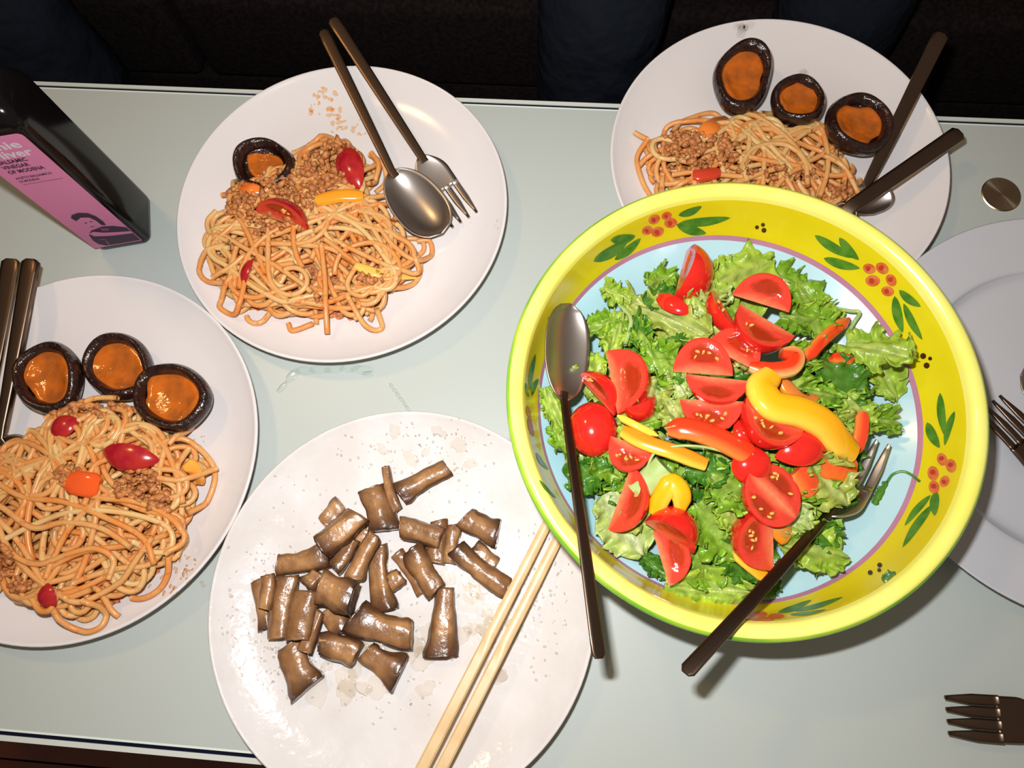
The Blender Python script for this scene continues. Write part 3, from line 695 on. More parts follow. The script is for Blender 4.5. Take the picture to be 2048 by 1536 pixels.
sigD = [[(1270,258),(1296,275)], [(1296,278),(1275,310),(1285,350),(1310,390)], [(1345,260),(1375,225),(1430,208),(1460,230)], ('spaghetti_pale',[(1348,270),(1400,285),(1440,305),(1460,325)]),
 ('spaghetti_pale',[(1462,255),(1430,285),(1435,330),(1445,360)]), [(1512,205),(1520,230),(1528,242)], [(1478,222),(1530,255),(1580,300),(1620,360)], ('spaghetti_pale',[(1520,230),(1580,212),(1640,225),(1680,260),(1690,300)]),
 [(1470,360),(1500,310),(1560,300),(1600,330),(1610,380)], [(1345,350),(1380,355),(1430,360),(1480,365)], [(1640,320),(1680,340),(1715,390)], [(1330,258),(1340,240),(1380,238),(1420,250)]]
ZD = pasta('spaghetti with meat sauce on the top right plate, partly behind the yellow bowl', polyD, CD, RD, 72, 37,
   [(1400,310,75,38,260,.004),(1360,290,35,25,90,.004),(1560,350,90,14,60,.001),(1680,380,30,18,60,.001)], sigD, .004, flow=-.9)
# ------------------------------------------------------------------ baked mushroom caps
def cap(px_, py_, wpx, hpx, ang, z, label, seed, tilt=(0, 0), sauce=None, h=.019):
    rnd = random.Random(seed); c = P(px_, py_, z+h*.75)
    pa = P(px_+cos(radians(ang))*wpx/2, py_+sin(radians(ang))*wpx/2, z+h*.75)-c; pb = P(px_-sin(radians(ang))*hpx/2, py_+cos(radians(ang))*hpx/2, z+h*.75)-c
    c.z = T+z
    root = empty('baked_mushroom', c, label, 'mushroom')
    ph = [rnd.uniform(0, 6.28) for _ in range(6)]
    def rr(a): return 1+.035*sin(2*a+ph[0])+.03*sin(3*a+ph[1])+.015*sin(5*a+ph[2])
    prof = smooth_prof([(.0001, 0), (.55, .0), (.88, .22), (1.0, .58), (.97, .86), (.88, 1.0), (.76, .93), (.68, .70), (.60, .55), (.0001, .50)], 4)
    tl = Matrix.Rotation(tilt[0], 3, 'X') @ Matrix.Rotation(tilt[1], 3, 'Y')
    seg = 56; V = []
    for i in range(seg):
        a = 2*pi*i/seg; q = rr(a)
        for (r, zz) in prof:
            wob = 1+.02*sin(4*a+ph[3])*max(0, zz-.6); hz = zz*h*(1+.10*sin(2*a+ph[4])+.03*sin(3*a+ph[5]))
            v = Vector((pa.x*cos(a)+pb.x*sin(a), pa.y*cos(a)+pb.y*sin(a), 0))*r*q*wob; v.z = hz
            V.append(c+tl @ (v-Vector((0, 0, 0)))+Vector((0, 0, abs(tilt[0])*abs(pb.y)+abs(tilt[1])*abs(pa.x))))
    n = len(prof); Fc = [(i*n+j, i*n+j+1, ((i+1) % seg)*n+j+1, ((i+1) % seg)*n+j) for i in range(seg) for j in range(n-1)]
    mesh('cap', V, Fc, 'mushroom_dark', root)
    V = []; nr = 9; s0 = (sauce or .72)*1.04
    for i in range(seg):
        a = 2*pi*i/seg; q = s0*(1+.11*sin(2*a+ph[1]+1)+.09*sin(3*a+ph[2])+.04*sin(5*a+ph[0])+.02*sin(9*a+ph[3]))
        for k in range(nr):
            r = q*k/(nr-1); v = Vector((pa.x*cos(a)+pb.x*sin(a), pa.y*cos(a)+pb.y*sin(a), 0))*r
            v.z = h*(.62+.19*(k/(nr-1))**3+.03*sin(2*a+ph[4])*(k/(nr-1))-(.12 if k == nr-1 else 0))
            V.append(c+tl @ v+Vector((0, 0, abs(tilt[0])*abs(pb.y)+abs(tilt[1])*abs(pa.x))))
    Fc = [(i*nr+j, i*nr+j+1, ((i+1) % seg)*nr+j+1, ((i+1) % seg)*nr+j) for i in range(seg) for j in range(nr-1)]
    mesh('sauce_filling', V, Fc, 'orange_sauce', root)
cap(95, 753, 132, 150, 20, .014, 'round black baked mushroom cap nearest the fork and spoon on the left plate', 1)
cap(235, 732, 146, 132, 15, .0095, 'black mushroom cap with bright orange sauce, middle one on the left plate', 2, sauce=.78)
cap(341, 792, 152, 142, 10, .0145, 'black mushroom cap with brown orange filling, right one on the left plate', 3, sauce=.78)
cap(527, 328, 122, 108, 0, .0125, 'only black mushroom cap on the plate beside the bottle, half under pasta', 4, sauce=.5)
cap(1484, 153, 116, 136, 15, .014, 'tall oval black mushroom cap at the top of the upper right plate', 5, tilt=(.10, 0), sauce=.74)
cap(1598, 198, 112, 92, 10, .0165, 'small middle mushroom cap above the pasta on the upper right plate', 6, sauce=.78)
cap(1714, 248, 134, 122, 20, .0145, 'dark wrinkled mushroom cap beside the spoon handle on the upper right plate', 7, tilt=(0, .08), sauce=.66)

# ------------------------------------------------------------------ tomato pieces
def tomato(p0, p1, z, rpx, roll, phi, label, seeds=6, cooked=False, name='tomato_wedge', flip=1, cat='tomato', squash=1.):
    """p0,p1: the two poles in photo pixels; rpx: bulge; roll 0 = skin up; phi = wedge angle"""
    rnd = random.Random(hash((p0, p1)) & 0xffff if False else int(p0[0]*7+p1[1]*13))
    if isinstance(z, tuple): A = P(*p0, z[0]); B = P(*p1, z[1])
    else: A = P(*p0, z); B = P(*p1, z)
    ax = (B-A); L = ax.length; ax.normalize(); c = (A+B)/2; R = rpx/2700.
    up = Vector((0, 0, 1)); sd = ax.cross(up).normalized(); up = sd.cross(ax).normalized()
    phi = radians(phi); rl = radians(roll)
    if abs(roll) < 50: squash = .62 if phi < 3 else .8
    def pt(t, rho, az):     # t in -1..1 along the axis
        e = max(0., 1-abs(t)**2.2)**(.85 if abs(roll) < 50 and phi < 3 else .55)*R*rho
        a = az+rl; return c+ax*(t*L/2)+(up*cos(a)*squash+sd*sin(a)*flip)*e
    root = empty(name, c, label, cat)
    nt_, na = 25, 13; V = [pt(-cos(pi*i/(nt_-1)), 1, -phi/2+phi*j/(na-1)) for i in range(nt_) for j in range(na)]
    sm = 'tomato_cooked' if cooked else 'tomato_skin'
    o = mesh('skin', V, grid_faces(nt_, na), sm, root)
    V = []; C = []; Fc = []; nr = 15; kf = rnd.uniform(0, 6)
    for side in (-1, 1):
        off = len(V)
        for i in range(nt_):
            t = -cos(pi*i/(nt_-1))
            for j in range(nr):
                q = j/(nr-1); v = pt(t, q, side*phi/2)
                # pulp pockets
                dd = ((q-.56)/.27)**2+((t-.12*sin(kf))/.60)**2+.35*noise.noise(Vector((q*4, t*5, kf+side*3))); loc = max(0, min(1, (1.0-dd)*2.6))
                core = max(0, 1-q/.30)*max(0, 1-abs(t)**3*.6)
                red = np.array((.74, .055, .03)); c1 = np.array((.36, .03, .006)); c2 = np.array((.86, .30, .12)); rim = np.array((.72, .015, .01))
                col = red*(1-loc)+c1*loc; col = col*(1-core*.8)+c2*core*.8
                if q > .93: col = rim
                if cooked: col = col*np.array((.8, .9, .8))
                dep = .0013*loc
                V.append(v+(c-v).normalized()*0-(pt(t, q, side*phi/2+side*.02)-v).normalized()*dep if q > 0 else v); C.append(col)
        Fc += [tuple(reversed(f)) if side < 0 else f for f in grid_faces(nt_, nr, off=off)]
    mesh('flesh', V, Fc, 'tomato_flesh', root, cols=np.array(C))
    if seeds:
        parts = []
        for s in range(seeds*2):
            side = -1 if s % 2 else 1; t = rnd.uniform(-.5, .5); q = rnd.uniform(.46, .68); p = pt(t, q, side*(phi/2-.02))
            parts.append(ico(p, .0015, rnd, 1, (1.35, .85, .55), .05))
        V, Fc = merge(parts); mesh('seeds', V, Fc, 'seed', root)['kind'] = 'stuff'
    return root

# ------------------------------------------------------------------ salad
HC_ = P(1450, 830, .06)
def heap(x, y):
    d = math.hypot(x-HC_.x, y-HC_.y); h = .052+.024*(1-(d/.10)**2)
    return max(h, bowl_z(x, y)+.004, .02)
def hz(px_, py_, add=0.):
    z = .06
    for _ in range(5): p = P(px_, py_, z); z = heap(p.x, p.y)+add
    return z
TONE = {'mid': ((.19, .36, .018), (.31, .42, .08)), 'light': ((.33, .48, .045), (.44, .52, .13)), 'dark': ((.045, .16, .013), (.10, .23, .03)),
        'yellow': ((.36, .41, .07), (.46, .50, .17)), 'pale': ((.42, .52, .14), (.66, .70, .42)), 'grey': ((.05, .13, .03), (.10, .2, .06))}
def leaf(p0, p1, wid, tone, label, seed, group=None, ruff=.0045, jag=.13, res=(30, 17), curl=0., name='lettuce_leaf', rib=True, th=.0006):
    rnd = random.Random(seed); p0 = Vector(p0); p1 = Vector(p1)
    ax = p1-p0; L = ax.length; ax.normalize(); side = ax.cross(Vector((0, 0, 1))).normalized(); up = side.cross(ax).normalized()
    nu_, nv = res; V = []; C = []; ph = [rnd.uniform(0, 6.28) for _ in range(12)]
    ec, mc = (np.array(q) for q in TONE[tone]); tw = rnd.uniform(-.35, .35)
    mc = mc*.9
    k1, k2 = rnd.uniform(2.2, 3.6), rnd.uniform(6, 9)
    for i in range(nu_):
        u = i/(nu_-1); w_ = wid/2*(.30+.70*sin(pi*min(1, u*.95+.03))**.6)
        if u > .86: w_ *= max(.25, 1-((u-.86)/.14)**2*.75)
        for j in range(nv):
            v = j/(nv-1)*2-1; s = 0 if v < 0 else 3; av = abs(v)
            n1 = noise.noise(Vector((u*6, ph[s], 0))); n2 = noise.noise(Vector((u*17, ph[s+1], 0))); n3 = noise.noise(Vector((u*5+3, ph[s+2], 1))); n4_ = noise.noise(Vector((u*15, ph[s]+5, v*1.5)))
            jg = 1+jag*av**2*(2.0*n1+2.6*n2)+rnd.uniform(-.05, .05)*(av > .9)
            x = L*u+(jag*.08*L)*sin(v*9+ph[7])*(1 if u > .9 else 0)+rnd.uniform(-.02, .02)*L*(u > .97)
            y = w_*v*jg
            z = ruff*(av**1.6)*2.2*n3+ruff*1.9*(av**2.6)*n4_+ruff*.4*sin(5*u+4*v+ph[6])+ruff*.25*sin(v*11+ph[5])*(1-av)
            z += curl*(4*u*(1-u))*L*.2 - .15*wid*tw*v + (.12*wid*(v*v) if rib else 0)*rnd.choice((1,)) 
            x += ruff*1.2*(av**2.5)*noise.noise(Vector((u*13, v*2, ph[s]+9)))
            V.append(p0+ax*x+side*y+up*z)
            t = min(1, av*1.6+.3*(u)); vein = .35*max(0, sin(14*u+7*av*1.0+ph[8]))**6
            col = mc*(1-t)+ec*t; col = col*(1-vein)+(mc*1.1)*vein
            col = col*(1+.22*sin(23*u+ph[9])*sin(9*v+ph[10])+rnd.uniform(-.06, .06)); C.append(col)
    o = mesh(name, V, grid_faces(nu_, nv), 'lettuce', cols=np.array(C)); solid(o, th)
    return tag(o, label, 'lettuce', group)
rnd = random.Random(77)
for k in range(78):          # torn leaves buried lower in the heap
    a = rnd.uniform(0, 2*pi); d = .088*rnd.random()**.5; x, y = HC_.x+cos(a)*d, HC_.y+sin(a)*d
    z = T+heap(x, y)-rnd.uniform(.006, .016); th = rnd.uniform(0, 2*pi); L = rnd.uniform(.030, .052)
    dv = Vector((cos(th), sin(th), rnd.uniform(-.35, .35)))*L/2; c = Vector((x, y, z))
    leaf(c-dv, c+dv, rnd.uniform(.022, .036), rnd.choice(('mid', 'mid', 'dark', 'light', 'yellow')), 'torn green lettuce leaf buried low in the salad heap', k+200,
         'buried lettuce leaves in the salad', ruff=.005, res=(18, 11))
LV = [(1425,575,1545,520,90,'light','frilly light green leaf at the very top of the salad, right of the top tomato'),
(1545,545,1640,615,75,'mid','frilly green leaf along the upper right edge of the salad'),
(1600,570,1640,690,75,'mid','ruffled green leaf behind the big upper right tomatoes'),
(1610,620,1680,640,45,'light','short frilly leaf above the red pepper strip on the right'),
(1410,545,1440,625,65,'pale','pale whitish lettuce rib right below the top tomato'),
(1295,575,1350,545,50,'mid','frilly sprig of lettuce left of the top tomato'),
(1290,610,1350,580,50,'dark','dark torn leaf below the sprig left of the top tomato'),
(1205,575,1262,605,45,'light','small frilly light leaf at the upper left tip of the salad'),
(1250,600,1425,675,62,'yellow','long yellow-green crinkled leaf in the upper left of the salad'),
(1245,625,1215,720,42,'light','ribbed light green stalk leaf at the upper left'),
(1285,630,1270,690,35,'dark','narrow dark green leaf beside the ribbed stalk'),
(1175,660,1235,640,50,'mid','feathery leaf next to the serving spoon bowl'),
(1155,700,1200,770,55,'light','light green leaf touching the serving spoon bowl, above the dark tomato'),
(1300,690,1350,770,70,'mid','frilly leaf between the left half tomato and the middle tomatoes'),
(1320,760,1290,840,62,'yellow','yellow-green leaf right of the small shiny tomato on the left'),
(1345,745,1372,800,40,'pale','pale crumpled bit left of the stacked middle tomatoes'),
(1335,800,1370,860,60,'yellow','crinkled olive leaf above the long red pepper strip'),
(1092,775,1125,860,48,'light','leaf standing against the left bowl wall beside the spoon neck'),
(1110,850,1150,915,48,'mid','ragged leaf under the serving spoon handle at the left'),
(1135,960,1225,935,62,'dark','dark wet leaf below the shiny whole tomato half'),
(1185,905,1245,960,50,'mid','leaf tucked under the seeded tomato at the left'),
(1215,985,1285,1110,105,'pale','large smooth pale leaf at the lower left of the salad'),
(1330,1165,1500,1185,62,'light','frilly leaf along the bottom edge of the salad'),
(1285,1115,1335,1150,40,'dark','dark curly bit below the lower left tomatoes'),
(1400,1000,1480,1110,110,'mid','big green leaf in the open bottom middle of the salad'),
(1415,950,1500,1010,80,'mid','glossy frilly leaf left of the round seeded tomato'),
(1370,935,1455,950,60,'dark','folded dark leaf below the yellow pepper strip'),
(1385,1090,1430,1170,75,'mid','curly leaf right of the lower wet tomato'),
(1440,1080,1500,1160,60,'dark','dark curly leaf left of the lower half tomato'),
(1500,1175,1560,1160,42,'dark','dark leaf tip beneath the serving fork handle'),
(1560,1085,1690,1115,72,'light','frilly light leaf at the bottom right edge of the salad'),
(1625,915,1690,1010,80,'yellow','jagged yellowish leaf over the serving fork head'),
(1600,930,1650,1000,60,'mid','green leaf right of the round seeded tomato'),
(1560,1050,1620,1020,55,'pale','pale leaf beneath the serving fork neck'),
(1630,1045,1670,1095,48,'dark','smooth dark leaf right of the serving fork handle'),
(1690,690,1832,712,80,'light','large light leaf reaching the pink line at the right'),
(1735,690,1790,800,72,'light','frilly light leaf hanging down at the right edge of the salad'),
(1640,725,1725,800,80,'dark','smooth dark green leaf on the right side of the salad'),
(1575,700,1640,730,50,'mid','curly leaf between the red pepper hook and the dark leaf'),
(1735,835,1795,850,46,'mid','small frilly leaf above the serving fork tines'),
(1690,790,1745,865,60,'light','frilly leaf covering the end of the yellow pepper'),
(1600,775,1680,800,50,'mid','frilly leaf above the big yellow pepper'),
(1440,1010,1490,1060,60,'light','light wet leaf in the lower middle, left of the lower half tomato'),
(1440,650,1500,740,42,'pale','whitish leaf seen through the curved tomato slice'),
(1370,610,1450,590,42,'yellow','thin olive leaf below the top tomato'),
(1560,630,1650,650,52,'mid','wet leaf right of the large upper tomato'),
(1260,640,1300,700,50,'mid','frilly leaf above the left half tomato'),
(1235,850,1330,835,40,'mid','leaf beside the orange pepper sliver at the left'),
(1500,1040,1470,1090,40,'mid','small leaf left of the lower half tomato edge')]
for k, (a, b, c, d, wd, tn, lab) in enumerate(LV):
    add = .0035 if tn != 'pale' else .003
    if k in (31,): add = .009
    p0, p1 = P(a, b, hz(a, b, add)), P(c, d, hz(c, d, add))
    leaf(p0, p1, wd/2650, tn, lab, k+7, ruff=.0034 if tn in ('dark', 'pale') else .0052, res=(44, 25), jag=.07 if lab.startswith(('smooth', 'large smooth', 'pale')) else .17)
for a, b, c, d, wd, lab in ((1748,1010,1775,965,18,'curly scrap of leaf lying on the blue inside at the right'),(1768,1166,1792,1148,14,'tiny green leaf scrap stuck to the yellow wall, lower right'),(1128,970,1146,985,10,'tiny leaf scrap on the blue inside at the left')):
    p0, p1 = on_bowl(a, b, .001), on_bowl(c, d, .001); leaf(p0, p1, wd/2600, 'dark' if b < 1100 else 'grey', lab, a, ruff=.0006, res=(20, 9), jag=.25, rib=False)
p = [on_bowl(x, y, .0012) for x, y in ((1775,965),(1786,950),(1805,944),(1822,950),(1842,964))]
V, Fc = tube([Vector(q) for q in smooth_prof([tuple(v) for v in p], 5)], .0009, 6); tag(mesh('leaf_stalk', V, Fc, 'paint_green'), 'thin curled green stalk on the right inside of the bowl', 'leaf stalk')
for pl, r, lab in (([(1672,617,.004),(1700,622,.008),(1719,625,.009),(1708,645,.006),(1693,668,.004)], .0014, 'thin bent green stalk sticking out at the upper right of the salad'),
                   ([(1290,945,.012),(1310,905,.014),(1345,893,.015),(1400,893,.016),(1455,905,.013)], .0009, 'fine curved green stem across the orange pepper strip'),
                   ([(1250,690,.006),(1262,640,.008),(1240,610,.004)], .0016, 'slender green stalk at the upper left of the salad')):
    pts = [tuple(P(x, y, hz(x, y, h))) for x, y, h in pl]; V, Fc = tube([Vector(q) for q in smooth_prof(pts, 6)], r, 8); tag(mesh('leaf_stalk', V, Fc, 'stem_green'), lab, 'leaf stalk')
# pale celery-like piece
p0, p1 = P(1272, 985, hz(1272, 985, .008)), P(1330, 932, hz(1330, 932, .010))
V, Fc, _ = sweep([p0.lerp(p1, t) for t in np.linspace(0, 1, 8)], .0165, .011, ns=14, power=2.4); tag(sharp(mesh('lettuce_stalk', V, Fc, 'stem_green'), 50), 'thick pale green stalk piece above the yellow pepper chunk', 'vegetable stalk')

# pole0, pole1, add height, bulge px, roll, phi, label, seeds
TM = [((1372,503),(1348,594),.010,62,60,95,-1,0,'half-moon tomato wedge at the very top of the salad'),
((1312,590),(1385,628),.007,26,20,80,1,0,'narrow dark red tomato wedge under the top tomato'),
((1430,582),(1480,662),.009,36,75,70,1,2,'slim tomato slice left of the two big upper right tomatoes'),
((1465,590),(1578,625),.016,56,-100,95,1,0,'big tomato wedge at the upper right, highest of its pair'),
((1480,608),(1590,672),.018,64,112,85,1,2,'big tomato wedge just below the topmost upper right one, cut side up'),
((1412,690),(1512,742),.009,64,-132,80,1,4,'curved tomato slice with a pale leaf behind it, in the middle top'),
((1345,743),(1466,752),.013,66,-128,80,1,6,'seeded half-round tomato facing up in the middle of the salad'),
((1372,748),(1498,762),.016,48,118,80,1,0,'plain skin tomato wedge under the seeded half-round one'),
((1360,798),(1486,803),.012,56,128,90,1,8,'juicy seeded tomato wedge above the long red pepper strip'),
((1212,703),(1235,828),.014,70,100,85,-1,0,'upright half-moon tomato wedge on the left, flat side left'),
((1158,755),(1228,832),.008,42,-60,90,1,3,'dark seeded tomato wedge left of the upright half-moon'),
((1242,815),(1310,788),.008,38,60,80,1,0,'small shiny tomato piece under the upright half-moon'),
((1180,805),(1192,914),.006,44,0,200,1,0,'shiny domed tomato half beside the serving spoon handle'),
((1222,872),(1308,902),.011,52,125,80,1,6,'seeded tomato wedge right of the shiny domed half'),
((1496,788),(1608,862),.016,66,115,90,1,6,'large seeded tomato wedge left of the big yellow pepper'),
((1548,915),(1652,868),.010,40,20,90,1,2,'dark red tomato wedge below the big yellow pepper'),
((1262,932),(1215,1060),.012,52,100,80,-1,2,'standing crescent tomato wedge at the lower left'),
((1288,1045),(1386,1108),.014,56,62,95,-1,0,'domed tomato wedge above the wet one at the lower left'),
((1305,1062),(1338,1172),.011,50,115,90,-1,0,'wet tomato wedge at the bottom left, below the domed one'),
((1492,888),(1512,975),.009,36,10,130,1,0,'dark red domed tomato piece above the round seeded one'),
((1500,945),(1592,1036),.016,50,172,180,1,5,'round tomato with seeds in the lower right middle'),
((1545,1015),(1548,1140),.013,70,118,90,1,6,'half-round tomato above the serving fork handle'),
((1474,840),(1500,900),.007,22,10,100,1,0,'small tomato piece at the right end of the long red pepper')]
for p0, p1, add, rp, roll, phi, fl_, sd, lab in TM:
    tomato(p0, p1, (hz(*p0, add), hz(*p1, add)), rp, roll, phi, lab, seeds=sd, flip=fl_)

def pepper(pl, wid, thk, c_out, c_in, label, tilt=0., name='pepper_strip', taper=.55, cat='pepper'):
    """pl = photo x, y and height above the heap; curved strip with skin on the outer side"""
    pts = [Vector(q) for q in smooth_prof([tuple(P(x, y, hz(x, y, h))) for x, y, h in pl], 7)]; n = len(pts)
    W = []; Hh = []
    for i in range(n):
        t = i/(n-1); e = min(1, taper+(1-taper)*min(t, 1-t)*7); W.append(wid/2650*e); Hh.append(thk/2650*(.8+.2*e))
    up = Vector((sin(tilt), 0, cos(tilt)))
    V, Fc, inf = sweep(pts, W, Hh, up, 14, 2.8)
    C = []
    for t, a in inf:
        k = .5+.5*sin(a+tilt)                       # one side is skin, the other pale flesh
        s = max(0, min(1, (cos(a)-.15)*2)); C.append(np.array(c_out)*(1-s)+np.array(c_in)*s)
    return tag(sharp(mesh(name, V, Fc, 'pepper', cols=np.array(C)), 60), label, cat)
RED, RIN = (.80, .045, .010), (.90, .22, .04); YEL, YIN = (.95, .42, .008), (.95, .58, .06); ORG_, OIN = (.90, .26, .012), (.92, .50, .16)
pepper([(1335,860,.012),(1375,858,.013),(1430,875,.013),(1480,900,.012),(1512,920,.009)], 38, 24, RED, RIN, 'long red pepper strip below the middle tomatoes')
pepper([(1540,752,.014),(1522,778,.016),(1545,812,.018),(1600,825,.019),(1645,848,.018),(1672,880,.014),(1700,905,.009)], 52, 34, YEL, YIN, 'big bent yellow pepper piece at the right of the salad', taper=.75)
pepper([(1498,735,.012),(1540,742,.014),(1582,735,.015),(1590,712,.014),(1562,706,.013)], 30, 26, RED, OIN, 'hooked red pepper strip above the yellow pepper')
pepper([(1695,640,.007),(1665,662,.008),(1635,690,.008),(1610,720,.006)], 24, 16, RED, RIN, 'red pepper sliver among leaves on the upper right', taper=.3)
pepper([(1662,718,.007),(1685,716,.008),(1706,724,.006)], 20, 16, RED, RIN, 'tiny red pepper piece on the smooth dark leaf', taper=.4)
pepper([(1245,862,.014),(1290,885,.014),(1350,905,.013),(1412,930,.010)], 27, 16, ORG_, YIN, 'straight orange pepper strip left of centre', taper=.8)
pepper([(1235,832,.015),(1270,850,.015),(1315,872,.011)], 13, 11, YIN, YIN, 'thin yellow pepper sliver above the orange strip', taper=.3)
pepper([(1308,1025,.010),(1325,990,.013),(1342,965,.013),(1362,985,.013),(1360,1018,.010)], 32, 22, YEL, YIN, 'folded yellow pepper chunk above the domed tomato', taper=.6)
pepper([(1640,925,.007),(1675,930,.008),(1705,945,.006)], 55, 18, (.85, .10, .02), (.88, .16, .02), 'flat orange red pepper piece left of the serving fork tines', taper=.8)
pepper([(1725,825,.006),(1722,865,.006),(1710,905,.004)], 24, 14, (.78, .06, .02), RIN, 'red pepper strip at the end of the yellow pepper', taper=.6)
pepper([(1470,1102,.009),(1500,1128,.009),(1532,1155,.006)], 26, 14, YEL, YIN, 'yellow pepper strip beneath the serving fork handle', taper=.5)
pepper([(1560,760,.006),(1600,800,.006),(1635,800,.006)], 26, 14, (.62, .18, .03), ORG_, 'brownish orange pepper piece behind the big yellow pepper', taper=.5)
pepper([(1592,940,.009),(1610,960,.009),(1625,985,.007)], 40, 15, (.80, .08, .02), RIN, 'red pepper chunk under the green leaf beside the round tomato', taper=.7)
pepper([(1550,1045,.008),(1562,1062,.008),(1575,1075,.006)], 36, 12, (.66, .26, .05), ORG_, 'small orange piece right of the half-round tomato', taper=.7)

# ------------------------------------------------------------------ vegetable pieces in the pasta
def zt(Z, px_, py_, add=0.):
    z = .02
    for _ in range(3): p = P(px_, py_, z); z = Z(p.x, p.y)+add
    return z
def ptom(p0, p1, Z, rp, roll, phi, fl_, lab, add=.004, seeds=0): tomato(p0, p1, (zt(Z, *p0, add*.5), zt(Z, *p1, add*.5)), rp, roll, phi, lab, seeds=seeds, cooked=True, flip=fl_)
ptom((688,292), (722,378), ZB, 35, 15, 120, 1, 'dark red cooked tomato wedge near the spoon handle on the single-cap plate')
ptom((512,425), (614,462), ZB, 48, -80, 100, 1, 'cooked tomato wedge with its cut side up in the middle of the single-cap plate', seeds=5)
ptom((510,515), (490,575), ZB, 20, 30, 90, 1, 'thin red tomato piece at the lower left of the single-cap spaghetti', add=.002)
ptom((205,900), (320,920), ZA, 33, 25, 120, 1, 'dark red cooked tomato wedge below the caps on the left plate', add=.008)

ptom((92,1165), (112,1215), ZA, 24, 10, 100, 1, 'small tomato piece at the lower edge of the left spaghetti', add=.003)
ptom((100,870), (160,840), ZA, 26, 0, 120, 1, 'cooked tomato bit next to the nearest cap on the left plate', add=.005)


def ppep(pl, Z, wid, thk, co, ci, lab):
    pts = [Vector(q) for q in smooth_prof([tuple(P(x, y, zt(Z, x, y, h))) for x, y, h in pl], 5)]; n = len(pts)
    W = [wid/2500*min(1, .7+2*min(i, n-1-i)/n) for i in range(n)]
    V, Fc, inf = sweep(pts, W, thk/2500, Vector((0, 0, 1)), 12, 3); C = [np.array(co) if sin(a) > -.2 else np.array(ci) for t, a in inf]
    tag(sharp(mesh('pepper_strip', V, Fc, 'pepper', cols=np.array(C)), 60), lab, 'pepper')
ppep([(632,402,.005),(680,392,.006),(726,393,.005)], ZB, 27, 16, (.90, .33, .02), YIN, 'orange yellow pepper strip under the dark tomato on the single-cap plate')
ppep([(712,532,.003),(760,548,.003),(830,552,.002)], ZB, 20, 10, (.88, .50, .10), YIN, 'yellow pepper strip at the right of the single-cap spaghetti')
ppep([(480,372,.004),(500,378,.005),(520,382,.004)], ZB, 26, 14, (.88, .20, .03), ORG_, 'small orange pepper bit in the mince below the single cap')
ppep([(138,962,.004),(168,968,.005),(200,972,.003)], ZA, 44, 14, (.80, .10, .015), ORG_, 'orange red cooked piece in the middle of the left spaghetti')
ppep([(372,925,.004),(388,940,.004),(400,965,.003)], ZA, 26, 10, (.90, .36, .05), YIN, 'orange pepper piece inside the right loops of the left spaghetti')
ppep([(120,850,.006),(140,825,.007),(160,800,.004)], ZA, 34, 14, (.80, .16, .03), ORG_, 'orange cooked piece between the first two caps on the left plate')

ppep([(1385,352,.003),(1410,350,.004),(1438,345,.002)], ZD, 26, 12, (.60, .05, .02), ORG_, 'red tomato strip in the pasta close to the rim of the yellow bowl')
ppep([(1402,272,.003),(1425,252,.004),(1452,240,.002)], ZD, 34, 12, (.82, .22, .03), ORG_, 'orange cooked piece at the upper left of the top right spaghetti')
# ------------------------------------------------------------------ mushroom stems on the oily plate (zoomed pixel frame: x/2.0866+400, y/2.0866+800)
STEM = [((1035,282),(830,395),72,104,0,0,'longest stem piece at the top right of the mushroom heap'),
((775,278),(825,462),38,44,1,1,'thin slice standing left of the top right stem piece'),
((712,368),(770,545),112,128,0,0,'broad stem piece left of the thin slice at the top'),
((590,432),(520,520),78,80,0,1,'small pale end piece at the upper left of the heap'),
((665,478),(505,610),100,112,2,0,'large diagonal stem piece lying on the upper left of the heap'),
((325,688),(540,640),78,112,0,0,'stem piece pointing left at the left side of the heap'),
((640,580),(560,705),56,66,1,0,'dark slice in the middle of the upper left group'),
((730,560),(640,750),60,72,2,1,'curved tan slice lying in the centre of the heap'),
((700,540),(660,600),60,60,0,1,'small block behind the curved tan slice'),
((742,610),(775,880),74,112,0,0,'dark creased piece left of the central gap'),
((842,735),(795,765),72,80,0,1,'pale round end piece in the central gap'),
((835,525),(1008,580),84,92,1,1,'horizontal split piece above the central gap'),
((1000,502),(985,680),72,78,0,1,'upright piece behind the horizontal split piece'),
((1062,520),(1035,680),62,72,0,1,'second upright piece beside the long stem on the right'),
((1100,492),(1245,560),92,112,0,0,'short chunk alone at the upper right of the heap'),
((1290,790),(1065,620),78,84,1,0,'long stem piece touching the chopsticks'),
((1235,690),(1140,615),64,74,0,0,'dark piece behind the long stem near the chopsticks'),
((925,810),(820,640),50,60,0,1,'narrow slice leaning on the square block right of centre'),
((985,800),(885,620),90,100,1,0,'square ridged block right of the centre'),
((1022,782),(1000,1075),76,146,0,0,'flared stem piece standing alone at the right bottom'),
((282,730),(272,870),62,66,2,1,'short slice at the far left end of the heap'),
((245,750),(280,955),56,70,0,0,'dark slice under the far left end of the heap'),
((368,735),(332,992),98,90,1,1,'upright slice second from the left end'),
((452,795),(408,1000),104,96,2,1,'upright rounded piece third from the left end'),
((500,775),(640,830),124,132,3,0,'round brown disc on top of the heap'),
((500,720),(445,775),70,76,0,0,'dark lump behind the round brown disc'),
((540,870),(600,965),100,92,0,0,'ochre piece under the round brown disc'),
((885,985),(640,905),104,132,1,0,'thick cylinder with a round cut end, lower middle'),
((500,880),(435,1050),42,60,2,1,'slim curved slice between the lower left pieces'),
((655,1065),(500,1015),100,88,1,0,'short cylinder with a cut face at the bottom left of centre'),
((375,1015),(455,1205),104,150,0,0,'wedge shaped flared piece at the bottom left'),
((690,1050),(835,1150),84,150,0,0,'flared piece at the bottom centre with a dark corner')]
rnd = random.Random(5)
